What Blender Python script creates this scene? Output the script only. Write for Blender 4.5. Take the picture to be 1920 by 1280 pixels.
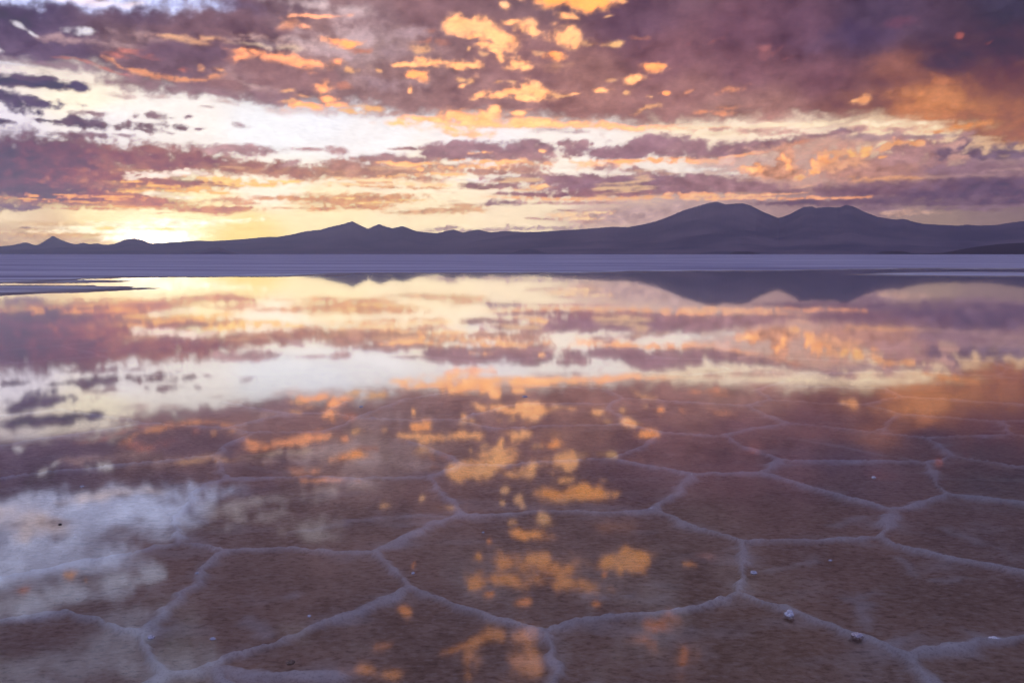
# Flooded salt flat at sunset: thin brine over salt polygons, volcanoes on the horizon, broken cloud deck.
import bpy, math, random
import numpy as np

for o in list(bpy.data.objects):
    bpy.data.objects.remove(o)
scene = bpy.context.scene
COL = scene.collection

# ------------------------------------------------------------------ camera
cam_data = bpy.data.cameras.new('camera')
cam_data.sensor_width = 36.0
cam_data.lens = 36.0 * 1650.0 / 1920.0
cam_data.clip_start = 0.1
cam_data.clip_end = 400000.0
cam = bpy.data.objects.new('camera', cam_data)
cam.location = (0.0, 0.0, 1.5)
cam.rotation_euler = (math.radians(90.0 - 5.659), 0.0, 0.0)
COL.objects.link(cam)
scene.camera = cam

# ------------------------------------------------------------------ world, sun, exposure
SUN_AZ, SUN_EL = -22.4, 0.75          # degrees, azimuth from +Y towards +X; just behind the low hill
world = bpy.data.worlds.new('World')
scene.world = world
world.use_nodes = True
wn = world.node_tree
wn.nodes.clear()
w_out = wn.nodes.new('ShaderNodeOutputWorld')
w_bg = wn.nodes.new('ShaderNodeBackground')
w_sky = wn.nodes.new('ShaderNodeTexSky')
w_sky.sky_type = 'NISHITA'
w_sky.sun_disc = False
w_sky.sun_elevation = math.radians(SUN_EL)
w_sky.sun_rotation = math.radians(SUN_AZ)
w_bg.inputs['Strength'].default_value = 0.05
wn.links.new(w_sky.outputs['Color'], w_bg.inputs['Color'])
wn.links.new(w_bg.outputs['Background'], w_out.inputs['Surface'])

sun_data = bpy.data.lights.new('sun', 'SUN')
sun_data.energy = 0.6
sun_data.angle = math.radians(0.53)
sun_data.color = (1.0, 0.62, 0.34)
sun = bpy.data.objects.new('sun', sun_data)
sun.rotation_euler = (math.radians(90.0 - SUN_EL), 0.0, math.radians(180.0 - SUN_AZ))
COL.objects.link(sun)

vs = scene.view_settings
vs.view_transform = 'Standard'
vs.look = 'None'
vs.exposure = 0.0
vs.gamma = 1.0
vs.use_curve_mapping = False
scene.cycles.use_adaptive_sampling = True
scene.cycles.adaptive_threshold = 0.02
scene.cycles.max_bounces = 6
scene.cycles.diffuse_bounces = 2
scene.cycles.glossy_bounces = 3
scene.cycles.transmission_bounces = 2
scene.cycles.transparent_max_bounces = 6
scene.cycles.volume_bounces = 0
world.cycles.sampling_method = 'NONE'

# ------------------------------------------------------------------ measured tables
# CLEAR_SKY / DECK_TONE: colour of the clear air and of the cloud deck (azimuth deg, elevation deg, sRGB)
# CLOUDS: one cloud or lit cloud edge per row: azimuth, elevation, half sizes (deg), tilt, sRGB, opacity, softness, raggedness, warm rim, gain
CLEAR_SKY=[(-30.06,0.19,200,170,160),(-30.02,1.08,215,190,170),(-27.36,1.11,225,195,170),(-25.13,1.44,252,228,180),(-23.12,1.47,255,245,210),(-20.75,1.65,255,245,200),(-17.05,1.52,250,225,160),(-12.2,2.56,250,232,190),(-5.49,2.6,248,230,195),(1.38,2.28,245,225,195),(6.51,2.26,225,195,180),(11.53,2.9,190,160,160),(17.96,2.49,165,135,142),(23.96,2.24,158,134,134),(28.12,2.16,145,122,128),(29.96,2.27,138,116,124),(14.79,2.79,176,146,150),(21.02,2.51,160,132,140),(25.67,1.9,156,132,130),(22.48,2.92,150,122,138),(8.2,2.76,210,180,172),(29.47,1.54,140,118,124),(17.99,1.68,165,140,140),(11.55,1.73,190,165,160),(-29.96,2.27,240,220,190),(-24.52,2.54,255,235,190),(-18.59,2.32,255,238,190),(-29.72,6.93,235,225,235),(-25.64,8.96,255,240,215),(-24.32,7.42,245,235,235),(-19.92,8.11,246,236,230),(-15.3,7.69,241,238,241),(-12.07,8.59,238,235,240),(-8.8,7.55,245,238,238),(-2.05,7.14,245,235,235),(4.77,7.12,245,232,225),(11.43,7.81,255,232,205),(16.24,7.81,255,230,205),(23.75,7.3,250,220,185),(29.24,6.33,222,182,150),(-15.4,4.16,255,240,220),(-5.47,4.62,255,235,205),(3.08,5.31,250,235,220),(9.83,5.57,240,225,215),(13.12,5.02,215,185,175),(17.89,4.74,205,165,155),(23.88,4.25,185,145,140),(29.34,4.35,160,128,135),(-28.09,13.78,235,230,240),(-23.75,14.06,235,230,240),(-29.25,11.19,240,225,225),(-26.13,10.22,244,228,216),(-26.72,15.25,222,228,240),(-12.61,16.58,205,205,218),(4.98,17.9,190,185,205),(24.73,16.41,150,145,175),(-28.46,21.75,196,204,226),(-2.17,24.39,180,182,208),(27.9,21.85,140,140,176),(-60,25,163,185,244),(60,25,130,146,214),(0,45,179,202,255),(0,75,163,190,255),(-90,15,184,185,226),(90,15,119,125,178),(180,12,130,134,196),(180,45,146,170,247),(-120,40,163,188,255),(120,40,142,162,237),(-180,12,130,134,196),(-180,45,146,170,247)]
DECK_TONE=[(-28.12,13.1,98,84,114),(-22.64,13.55,105,85,110),(-18.22,13.78,122,94,110),(-13.54,14.39,118,94,108),(-26.87,11.72,112,93,122),(-22.69,12.4,138,110,120),(-21.28,11.34,122,96,114),(-16.7,13.3,118,90,105),(-15.22,10.51,150,115,124),(-11.96,13.42,165,130,135),(-9.35,14.14,150,120,130),(-5.37,15.02,138,104,114),(-8.71,12.63,172,143,148),(-7.07,11.43,154,119,124),(-2.04,9.59,163,123,128),(1.35,11.51,158,116,122),(4.73,10.84,163,118,118),(8.03,14.19,108,79,100),(9.71,12.29,134,94,108),(11.39,9.73,158,114,118),(14.52,13.29,114,79,99),(14.57,11.16,128,89,104),(17.63,13.09,104,74,97),(19.24,10.29,120,82,98),(22.07,13.6,84,67,94),(21.24,12.52,86,67,94),(24.94,12.47,79,61,84),(28.88,13.42,64,57,81),(28.98,11.5,74,55,75),(25.83,10.97,79,58,75),(23.62,10.57,134,87,84),(25.1,8.7,190,122,90),(27.84,8.21,160,104,82),(29.08,9.54,108,71,69),(20.78,8.98,138,94,94),(16.22,8.6,164,120,120),(13.04,8.56,164,124,124),(-28.1,8.2,120,100,120),(3.55,16.6,122,96,108),(11.95,17.6,108,86,98),(21.72,16.77,88,66,82),(28.99,15.84,72,58,80),(3.6,22.79,108,86,98),(15.45,22.09,98,76,82),(26.4,20.67,74,58,74),(-9.19,17.75,130,104,116),(-7.54,24.22,108,86,100),(-19.27,18.59,116,94,110),(-27.04,22.01,98,84,104),(5.06,26.47,98,76,86),(28.0,23.81,70,58,72),(-60,20,114,106,148),(60,20,87,81,119),(0,50,128,121,161),(0,80,126,123,166),(180,20,105,103,147),(-180,20,105,103,147),(-120,30,119,116,157),(120,30,100,99,140)]
DECK_EDGE=[(-34.41,9.81),(-29.55,10.27),(-26.39,10.49),(-24.2,10.24),(-21.35,9.61),(-16.83,9.25),(-12.06,8.91),(-8.77,8.84),(-5.43,8.45),(1.36,8.29),(8.12,8.02),(14.66,7.97),(17.79,7.97),(20.83,7.76),(25.16,7.28),(27.91,6.76),(29.76,6.3),(36.46,5.49)]
CLOUDS=[(-24.86,14.13,2.49,0.251,0,238,230,238,0.95,0.5,0.6,0,1),
(-28.29,12.4,0.89,0.124,12,238,230,238,0.95,0.5,0.6,0,1),
(-27.49,12.15,0.37,0.14,20,238,230,238,0.95,0.5,0.6,0,1),
(-25.08,12.37,0.66,0.171,0,238,230,238,0.95,0.5,0.6,0,1),
(-29.41,11.12,0.23,0.222,0,238,230,238,0.95,0.5,0.6,0,1),
(-29.04,10.38,1.03,0.084,0,238,230,238,0.95,0.5,0.6,0,1),
(-27.48,10.16,1.47,0.2,5,246,230,216,0.9,0.6,0.6,0,1),
(-26.66,10.55,2.43,0.2,3,150,120,135,0.8,0.6,0.6,0,1),
(-19.98,14.65,2.08,0.287,0,112,90,112,1,0.7,0.6,0,1),
(-17.58,14.62,2.14,0.408,0,112,90,112,1,0.7,0.6,0,1),
(-15.17,12.5,1.42,0.272,8,228,200,202,0.65,0.8,0.6,0,1),
(-13.26,12.81,1.44,0.274,0,228,200,202,0.65,0.8,0.6,0,1),
(-10.68,12.62,1.14,0.277,0,228,200,202,0.65,0.8,0.6,0,1),
(-11.98,12.45,1.94,0.246,5,228,200,202,0.65,0.8,0.6,0,1),
(-10.32,14.7,1.63,0.3,0,228,200,202,0.65,0.8,0.6,0,1),
(-9.85,13.36,1.31,0.428,0,228,200,202,0.65,0.8,0.6,0,1),
(-12.25,14.97,1.12,0.178,0,228,200,202,0.65,0.8,0.6,0,1),
(-13.36,8.87,2.9,0.285,0,228,196,190,0.5,0.8,0.6,0,1),
(-17.41,10.39,0.93,0.184,0,228,196,190,0.5,0.8,0.6,0,1),
(-16.18,10.15,1.56,0.123,5,228,196,190,0.5,0.8,0.6,0,1),
(-16.1,12.83,2.49,0.24,0,226,188,182,0.7,0.9,0.9,0,1),
(-13.91,12.41,2.23,0.274,0,226,188,182,0.7,0.9,0.9,0,1),
(-16.56,13.04,1.55,0.179,0,226,188,182,0.7,0.9,0.9,0,1),
(-11.67,12.21,1.95,0.308,0,200,168,172,0.75,0.9,0.9,0,1),
(-10.65,14.39,1.63,0.241,0,200,168,172,0.75,0.9,0.9,0,1),
(-10.21,11.96,1.51,0.248,0,200,168,172,0.75,0.9,0.9,0,1),
(-9.03,13.54,1.64,0.551,0,200,168,172,0.75,0.9,0.9,0,1),
(-13.25,13.36,1.28,0.302,0,200,168,172,0.75,0.9,0.9,0,1),
(-7.73,12.35,1.99,0.373,0,182,150,156,0.7,0.9,0.9,0,1),
(-6.71,13.62,1.66,0.307,0,182,150,156,0.7,0.9,0.9,0,1),
(-8.09,10.46,1.99,0.317,0,182,150,156,0.7,0.9,0.9,0,1),
(-17.09,10.72,0.87,0.244,0,196,160,162,0.65,0.9,0.9,0,1),
(-14.61,9.98,2.22,0.187,0,196,160,162,0.65,0.9,0.9,0,1),
(-17.7,11.05,0.68,0.243,0,196,160,162,0.65,0.9,0.9,0,1),
(-22.39,12.65,1.27,0.174,0,196,160,162,0.65,0.9,0.9,0,1),
(-21.25,12.28,1.0,0.176,0,196,160,162,0.65,0.9,0.9,0,1),
(-24.13,11.84,1.69,0.173,0,196,160,162,0.65,0.9,0.9,0,1),
(-26.05,11.94,1.36,0.17,0,196,160,162,0.65,0.9,0.9,0,1),
(-20.94,12.63,0.71,0.175,0,240,180,140,0.9,0.6,0.6,0,1),
(-19.92,12.33,1.64,0.236,6,240,180,140,0.9,0.6,0.6,0,1),
(-18.71,12.63,0.76,0.237,0,240,180,140,0.9,0.6,0.6,0,1),
(-17.06,11.69,1.05,0.363,0,255,200,146,1,0.5,0.6,0,1),
(-16.59,12.02,1.4,0.272,10,255,200,146,1,0.5,0.6,0,1),
(-14.56,11.77,1.74,0.428,8,255,200,146,1,0.5,0.6,0,1),
(-12.65,11.4,1.29,0.31,5,255,200,146,1,0.5,0.6,0,1),
(-11.29,11.49,0.65,0.28,0,255,200,146,1,0.5,0.6,0,1),
(-12.34,10.88,0.42,0.187,0,255,200,146,1,0.5,0.6,0,1),
(-16.11,12.44,1.25,0.181,0,255,222,190,0.8,0.6,0.6,0,1),
(-14.23,12.34,1.27,0.183,0,255,222,190,0.8,0.6,0.6,0,1),
(-12.26,14.28,1.54,0.15,-4,255,205,160,1,0.5,0.6,0,1),
(-12.66,13.69,0.45,0.181,0,255,205,160,1,0.5,0.6,0,1),
(-13.72,13.69,0.89,0.33,-15,222,152,122,0.9,0.6,0.6,0,1),
(-11.16,12.91,0.65,0.398,0,255,202,140,1,0.5,0.7,0,1),
(-10.35,12.88,0.65,0.338,0,255,198,125,1,0.5,0.6,0,1),
(-9.54,12.39,0.72,0.217,0,205,134,112,0.9,0.5,0.6,0,1),
(-10.22,11.21,0.46,0.156,0,245,182,134,1,0.5,0.6,0,1),
(-23.38,10.86,0.86,0.132,20,240,160,118,0.85,0.7,0.95,0,1),
(-22.19,10.51,0.87,0.163,17,240,160,118,0.85,0.7,0.95,0,1),
(-20.73,10.31,1.19,0.165,4,240,160,118,0.85,0.7,0.95,0,1),
(-19.39,10.4,1.03,0.166,-6,240,160,118,0.85,0.7,0.95,0,1),
(-18.41,10.7,0.49,0.152,-18,240,160,118,0.85,0.7,0.95,0,1),
(-23.59,11.31,0.57,0.146,0,205,128,118,0.8,0.6,0.6,0,1),
(-21.72,11.46,0.53,0.147,0,205,128,118,0.8,0.6,0.6,0,1),
(-22.87,11.6,0.69,0.117,0,205,128,118,0.8,0.6,0.6,0,1),
(-20.27,10.88,0.42,0.15,0,205,128,118,0.8,0.6,0.6,0,1),
(-24.18,10.59,0.85,0.117,15,205,128,118,0.8,0.6,0.6,0,1),
(-25.55,10.93,1.1,0.115,8,205,128,118,0.8,0.6,0.6,0,1),
(-19.21,11.13,0.3,0.21,0,242,172,132,1,0.5,0.6,0,1),
(-18.15,11.05,0.28,0.121,0,242,172,132,1,0.5,0.6,0,1),
(-19.79,11.69,1.86,0.595,0,125,97,113,1,0.4,0.6,0,1),
(-18.28,11.91,0.79,0.569,0,125,97,113,1,0.4,0.6,0,1),
(-21.26,11.87,1.17,0.471,0,125,97,113,1,0.4,0.6,0,1),
(-17.35,12.36,1.54,0.15,0,132,100,110,1,0.5,0.6,0,1),
(-19.45,13.01,2.7,0.264,0,132,100,110,1,0.5,0.6,0,1),
(-14.99,13.26,1.57,0.27,0,132,100,110,1,0.5,0.6,0,1),
(-15.83,11.15,2.07,0.612,0,156,117,120,1,0.45,0.6,0,1),
(-13.32,10.5,2.12,0.623,0,156,117,120,1,0.45,0.6,0,1),
(-17.72,10.22,1.23,0.367,0,156,117,120,1,0.45,0.6,0,1),
(-11.7,10.66,1.3,0.564,0,156,117,120,1,0.45,0.6,0,1),
(-22.79,9.87,2.16,0.386,0,150,117,126,0.95,0.5,0.6,0,1),
(-20.46,9.76,1.37,0.302,0,150,117,126,0.95,0.5,0.6,0,1),
(-18.36,9.58,1.96,0.307,0,150,117,126,0.95,0.5,0.6,0,1),
(-15.25,9.48,1.77,0.312,0,150,117,126,0.95,0.5,0.6,0,1),
(-21.36,9.25,0.82,0.181,0,192,160,158,0.8,0.6,0.6,0,1),
(-23.96,9.14,0.79,0.148,0,192,160,158,0.8,0.6,0.6,0,1),
(-17.76,8.99,0.77,0.155,0,192,160,158,0.8,0.6,0.6,0,1),
(-18.69,8.7,0.37,0.077,0,192,160,158,0.8,0.6,0.6,0,1),
(-11.65,10.1,0.52,0.378,0,255,202,140,1,0.5,0.6,0,1),
(-12.87,9.11,1.45,0.222,0,255,202,140,1,0.5,0.6,0,1),
(-11.4,9.51,0.78,0.159,0,255,202,140,1,0.5,0.6,0,1),
(-11.08,9.17,0.82,0.159,0,255,202,140,1,0.5,0.6,0,1),
(-13.81,9.89,0.58,0.125,0,242,178,136,1,0.5,0.6,0,1),
(-12.69,9.65,0.78,0.126,0,242,178,136,1,0.5,0.6,0,1),
(-13.98,9.38,0.64,0.126,0,242,178,136,1,0.5,0.6,0,1),
(4.19,15.56,2.07,0.542,0,255,217,152,1,0.5,0.6,0,1),
(5.69,15.41,1.46,0.301,0,255,217,152,1,0.5,0.6,0,1),
(2.69,15.46,0.74,0.241,0,255,217,152,1,0.5,0.6,0,1),
(6.89,15.37,0.4,0.12,0,245,182,134,1,0.5,0.6,0,1),
(-0.17,15.18,0.54,0.273,0,245,182,134,0.8,0.5,0.6,0,1),
(-3.7,13.99,1.41,0.4,0,255,217,152,1,0.5,0.6,0,1),
(-2.19,13.88,1.62,0.493,8,255,217,152,1,0.5,0.6,0,1),
(-0.67,13.24,1.69,0.528,8,255,217,152,1,0.5,0.6,0,1),
(0.84,14.02,0.94,0.462,0,255,217,152,1,0.5,0.6,0,1),
(1.52,13.7,0.44,0.433,0,255,217,152,1,0.5,0.6,0,1),
(-1.18,12.77,1.55,0.25,0,255,217,152,1,0.5,0.6,0,1),
(-1.52,13.46,1.69,0.496,12,255,217,152,1,0.5,0.6,0,1),
(0.0,14.26,1.01,0.184,0,255,217,152,1,0.5,0.6,0,1),
(-4.2,14.29,0.47,0.184,0,255,217,152,1,0.5,0.6,0,1),
(-2.63,13.51,0.84,0.279,0,255,217,152,1,0.5,0.6,0,1),
(-0.44,13.95,0.61,0.154,0,165,122,128,0.85,0.6,0.6,0,1),
(3.46,14.48,0.64,0.275,0,255,217,152,1,0.5,0.6,0,1),
(3.03,13.38,1.01,0.62,0,255,217,152,1,0.5,0.6,0,1),
(3.78,13.12,0.54,0.466,0,255,217,152,1,0.5,0.6,0,1),
(4.65,13.05,0.94,0.248,0,245,182,134,0.7,0.5,0.6,0,1),
(6.12,12.95,0.67,0.248,0,250,190,130,1,0.5,0.6,0,1),
(2.6,12.29,0.88,0.283,0,255,198,125,1,0.5,0.6,0,1),
(2.87,11.82,1.15,0.252,0,215,155,125,0.6,0.7,0.6,0,1),
(1.69,12.46,0.54,0.157,0,245,182,134,0.6,0.5,0.6,0,1),
(-0.85,12.3,0.51,0.314,0,255,217,152,1,0.5,0.6,0,1),
(0.07,11.93,1.01,0.316,0,255,217,152,1,0.5,0.6,0,1),
(0.85,11.64,0.47,0.158,0,255,217,152,1,0.5,0.6,0,1),
(-1.18,12.55,0.34,0.157,0,255,217,152,1,0.5,0.6,0,1),
(-7.24,11.68,0.47,0.22,0,255,217,152,1,0.5,0.6,0,1),
(-5.73,11.93,0.6,0.283,0,255,217,152,1,0.5,0.6,0,1),
(-4.56,11.77,1.51,0.315,0,255,217,152,1,0.5,0.6,0,1),
(-2.98,11.75,1.08,0.316,0,255,217,152,1,0.5,0.6,0,1),
(-6.57,11.69,0.67,0.189,0,255,217,152,1,0.5,0.6,0,1),
(-5.91,11.08,0.91,0.253,0,255,198,125,1,0.5,0.6,0,1),
(-6.41,11.0,0.54,0.158,0,255,198,125,1,0.5,0.6,0,1),
(-6.06,12.64,0.6,0.311,0,245,182,134,0.8,0.5,0.6,0,1),
(-5.85,13.02,0.33,0.217,0,205,134,112,0.7,0.5,0.6,0,1),
(-2.8,12.64,0.17,0.219,0,245,182,134,1,0.5,0.6,0,1),
(-1.96,12.33,0.3,0.126,0,245,182,134,0.8,0.5,0.6,0,1),
(-4.72,13.05,0.67,0.186,0,205,134,112,0.5,0.5,0.6,0,1),
(-5.71,13.64,0.47,0.185,0,205,134,112,0.5,0.5,0.6,0,1),
(-6.52,10.18,0.33,0.287,0,255,217,152,1,0.5,0.6,0,1),
(-3.22,10.9,0.41,0.159,0,245,182,134,1,0.5,0.6,0,1),
(-3.12,10.51,0.54,0.224,0,255,217,152,1,0.5,0.6,0,1),
(-2.71,10.77,0.27,0.255,0,245,182,134,1,0.5,0.6,0,1),
(-0.92,10.78,0.34,0.128,0,245,182,134,0.8,0.5,0.6,0,1),
(0.0,10.82,0.41,0.128,0,245,182,134,0.8,0.5,0.6,0,1),
(1.36,10.4,1.22,0.641,0,255,217,152,1,0.5,0.6,0,1),
(2.1,10.17,0.88,0.482,0,255,217,152,1,0.5,0.6,0,1),
(0.0,10.18,0.95,0.289,0,255,217,152,1,0.5,0.6,0,1),
(-1.02,9.92,0.81,0.29,0,255,217,152,1,0.5,0.6,0,1),
(-2.04,9.82,0.54,0.226,0,255,217,152,1,0.5,0.6,0,1),
(0.85,9.82,1.02,0.226,0,255,217,152,1,0.5,0.6,0,1),
(3.05,10.03,0.74,0.129,0,245,182,134,1,0.5,0.6,0,1),
(3.97,10.09,0.41,0.112,0,255,217,152,1,0.5,0.6,0,1),
(5.75,10.25,0.6,0.192,0,255,217,152,1,0.5,0.6,0,1),
(7.13,10.04,0.23,0.128,0,245,182,134,1,0.5,0.6,0,1),
(7.98,10.84,0.7,0.316,0,255,217,152,1,0.5,0.6,0,1),
(8.9,11.41,0.73,0.251,0,255,198,125,1,0.5,0.6,0,1),
(6.51,10.81,0.4,0.127,0,245,182,134,0.7,0.5,0.6,0,1),
(9.42,9.88,0.5,0.159,0,255,195,125,1,0.5,0.6,0,1),
(8.59,9.75,0.23,0.096,0,245,182,134,1,0.5,0.6,0,1),
(5.94,14.37,0.47,0.122,-15,245,182,134,1,0.5,0.6,0,1),
(8.27,9.02,0.8,0.193,-10,245,182,134,0.8,0.5,0.6,0,1),
(8.04,13.27,0.46,0.123,0,205,134,112,0.6,0.5,0.6,0,1),
(-10.24,10.24,0.46,0.19,0,205,134,112,0.7,0.5,0.6,0,1),
(-8.37,11.27,0.2,0.189,0,245,182,134,1,0.5,0.6,0,1),
(-8.9,11.38,0.53,0.22,0,195,155,150,0.6,0.5,0.6,0,1),
(-9.1,9.06,1.06,0.192,0,250,190,135,1,0.5,0.6,0,1),
(-10.1,8.84,0.66,0.128,0,250,190,135,1,0.5,0.6,0,1),
(-7.28,8.13,1.41,0.26,0,255,217,152,1,0.5,0.42,0,1),
(-5.43,8.45,1.42,0.26,0,255,217,152,1,0.5,0.42,0,1),
(-3.4,8.83,1.63,0.39,0,255,217,152,1,0.5,0.42,0,1),
(-2.04,8.55,2.24,0.457,0,255,217,152,1,0.5,0.42,0,1),
(-0.95,8.98,0.75,0.26,0,255,217,152,1,0.5,0.42,0,1),
(0.75,8.88,0.88,0.195,0,255,217,152,1,0.5,0.42,0,1),
(1.02,8.33,2.38,0.36,0,255,217,152,1,0.5,0.42,0,1),
(3.4,8.15,2.24,0.229,0,255,217,152,1,0.5,0.42,0,1),
(-3.74,7.92,2.04,0.262,0,255,217,152,1,0.5,0.42,0,1),
(-1.36,8.29,4.08,0.262,0,255,217,152,1,0.5,0.42,0,1),
(1.36,8.2,3.74,0.196,0,255,217,152,1,0.5,0.42,0,1),
(5.77,8.06,2.02,0.196,0,255,212,158,1,0.5,0.45,0,1),
(8.12,7.95,1.67,0.162,0,255,212,158,1,0.5,0.45,0,1),
(10.12,7.81,1.65,0.129,0,255,212,158,1,0.5,0.45,0,1),
(12.41,7.78,1.3,0.096,0,255,212,158,1,0.5,0.45,0,1),
(6.78,8.01,3.7,0.147,0,255,212,158,1,0.5,0.45,0,1),
(-2.22,7.63,1.7,0.23,0,255,205,160,0.9,0.6,0.6,0,1),
(-3.75,7.62,1.36,0.164,0,255,205,160,0.9,0.6,0.6,0,1),
(0.0,8.65,0.68,0.098,0,190,140,130,0.7,0.6,0.6,0,1),
(-7.78,8.71,0.6,0.194,0,190,140,130,0.7,0.6,0.6,0,1),
(2.72,7.86,1.43,0.148,0,192,162,166,0.85,0.6,0.6,0,1),
(3.74,7.72,1.02,0.098,0,192,162,166,0.85,0.6,0.6,0,1),
(13.1,12.82,0.48,0.152,-15,168,104,104,0.65,0.9,0.9,0,1),
(15.49,12.27,0.31,0.364,15,168,104,104,0.65,0.9,0.9,0,1),
(16.18,12.23,0.37,0.151,-30,168,104,104,0.65,0.9,0.9,0,1),
(16.81,11.73,0.28,0.151,0,168,104,104,0.65,0.9,0.9,0,1),
(11.2,12.85,0.26,0.092,0,168,104,104,0.65,0.9,0.9,0,1),
(13.65,10.02,0.7,0.188,-8,225,150,120,1,0.5,0.6,0,1),
(13.42,8.96,0.64,0.158,0,225,150,120,1,0.5,0.6,0,1),
(13.1,8.65,0.65,0.159,0,225,150,120,1,0.5,0.6,0,1),
(11.9,8.76,0.52,0.127,0,225,150,120,1,0.5,0.6,0,1),
(11.06,9.99,0.33,0.095,-20,225,150,120,1,0.5,0.6,0,1),
(20.93,8.97,0.71,0.213,0,236,158,108,1,0.4,0.6,0,1),
(20.49,9.0,0.24,0.122,0,245,175,125,1,0.5,0.6,0,1),
(23.22,13.29,0.74,0.285,0,112,72,92,0.8,0.8,0.6,0,1),
(25.99,12.17,0.22,0.141,0,165,92,88,1,0.6,0.6,0,1),
(27.7,11.69,0.24,0.112,-20,130,80,85,1,0.5,0.6,0,1),
(20.94,12.6,1.62,0.702,10,82,64,92,0.85,0.7,0.6,0,1),
(21.81,12.76,0.87,0.406,0,82,64,92,0.85,0.7,0.6,0,1),
(20.04,13.2,0.71,0.351,0,82,64,92,0.85,0.7,0.6,0,1),
(18.57,12.19,1.03,0.418,0,108,80,102,0.8,0.8,0.6,0,1),
(25.56,10.82,1.1,0.346,0,72,55,75,0.9,0.6,0.6,0,1),
(26.36,11.26,0.54,0.256,0,72,55,75,0.9,0.6,0.6,0,1),
(24.86,11.05,0.72,0.231,0,72,55,75,0.9,0.6,0.6,0,1),
(23.32,10.89,1.71,0.527,5,150,98,90,0.7,0.8,0.6,0,1),
(25.37,8.83,2.5,0.588,4,204,134,94,0.5,1.2,0.6,0,1),
(24.24,9.3,1.69,0.236,0,204,134,94,0.5,1.2,0.6,0,1),
(26.22,8.33,1.92,0.469,3,204,134,94,0.5,1.2,0.6,0,1),
(25.6,9.98,0.83,0.232,0,200,125,92,0.7,0.7,0.6,0,1),
(21.93,9.81,1.46,0.299,0,118,80,90,0.6,0.8,0.6,0,1),
(20.16,9.78,1.2,0.242,0,118,80,90,0.6,0.8,0.6,0,1),
(28.32,9.04,1.58,0.858,0,118,76,68,0.6,0.9,0.6,0,1),
(11.43,7.81,1.96,0.161,0,255,228,196,0.95,0.6,0.6,0,1),
(15.3,7.75,2.22,0.158,-3,255,228,196,0.95,0.6,0.6,0,1),
(18.41,7.85,2.45,0.156,-3,255,228,196,0.95,0.6,0.6,0,1),
(22.3,7.62,2.04,0.152,2,255,228,196,0.95,0.6,0.6,0,1),
(24.59,7.61,1.13,0.12,0,255,228,196,0.95,0.6,0.6,0,1),
(13.39,7.43,2.58,0.224,0,255,228,196,0.95,0.6,0.6,0,1),
(15.3,7.53,1.71,0.159,0,200,152,144,0.9,0.6,0.6,0,1),
(16.88,7.31,1.56,0.158,0,200,152,144,0.9,0.6,0.6,0,1),
(12.74,7.68,0.97,0.128,0,200,152,144,0.9,0.6,0.6,0,1),
(20.84,7.36,0.83,0.154,0,200,152,144,0.9,0.6,0.6,0,1),
(23.19,7.18,0.98,0.152,0,200,152,144,0.9,0.6,0.6,0,1),
(26.54,7.2,1.64,0.236,-3,226,146,90,1,0.7,0.6,0,1),
(25.45,7.02,1.11,0.149,0,226,146,90,1,0.7,0.6,0,1),
(27.91,6.76,1.86,0.234,3,158,102,84,0.95,0.6,0.6,0,1),
(28.98,6.29,1.31,0.291,0,158,102,84,0.95,0.6,0.6,0,1),
(29.74,6.64,1.03,0.345,0,158,102,84,0.95,0.6,0.6,0,1),
(25.75,6.53,1.66,0.12,0,235,195,160,0.8,0.7,0.6,0,1),
(27.4,6.2,1.61,0.118,0,235,195,160,0.8,0.7,0.6,0,1),
(-29.08,9.54,1.55,0.48,0,95,81,111,1,0.3,0.5,0.15,1),
(-27.77,9.54,1.33,0.429,0,95,81,111,1,0.3,0.5,0.15,1),
(-26.98,9.49,1.48,0.317,0,95,81,111,1,0.3,0.5,0.15,1),
(-26.03,9.45,0.66,0.145,0,95,81,111,1,0.3,0.5,0.15,1),
(-29.13,8.46,0.93,0.456,0,102,87,113,1,0.5,0.9,0,1),
(-28.5,8.11,0.79,0.374,0,102,87,113,1,0.5,0.9,0,1),
(-29.64,8.56,0.51,0.34,0,102,87,113,1,0.5,0.9,0,1),
(-27.43,8.3,0.86,0.232,0,102,87,113,1,0.5,0.9,0,1),
(-26.76,8.44,0.38,0.204,0,102,87,113,1,0.5,0.9,0,1),
(-27.8,7.84,0.21,0.145,0,102,87,113,1,0.5,0.9,0,1),
(-28.09,8.48,0.42,0.23,0,102,87,113,1,0.5,0.9,0,1),
(-29.63,7.37,0.57,0.201,0,110,92,115,1,0.35,0.6,0,1),
(-28.03,9.77,1.58,0.142,0,110,92,115,1,0.35,0.6,0,1),
(-27.61,7.48,0.91,0.175,0,114,93,112,1,0.4,0.8,0,1),
(-25.99,7.44,1.71,0.296,0,114,93,112,1,0.4,0.8,0,1),
(-24.74,7.36,0.79,0.21,0,114,93,112,1,0.4,0.8,0,1),
(-26.8,7.44,1.09,0.235,0,114,93,112,1,0.4,0.8,0,1),
(-22.89,7.5,1.04,0.273,0,136,108,119,1,0.5,0.9,0,1),
(-21.86,7.61,1.0,0.244,0,136,108,119,1,0.5,0.9,0,1),
(-20.24,7.57,0.54,0.154,0,136,108,119,1,0.5,0.9,0,1),
(-22.32,7.29,0.99,0.183,0,136,108,119,1,0.5,0.9,0,1),
(-23.61,7.37,0.57,0.181,0,136,108,119,1,0.5,0.9,0,1),
(-25.41,7.98,0.94,0.118,0,150,120,130,1,0.6,0.9,0,1),
(-21.64,8.11,0.88,0.213,0,150,120,130,1,0.6,0.9,0,1),
(-22.43,8.1,0.47,0.151,0,150,120,130,1,0.6,0.9,0,1),
(-20.52,8.11,0.27,0.092,0,150,120,130,1,0.6,0.9,0,1),
(-19.68,8.19,0.18,0.092,0,150,120,130,1,0.6,0.9,0,1),
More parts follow.
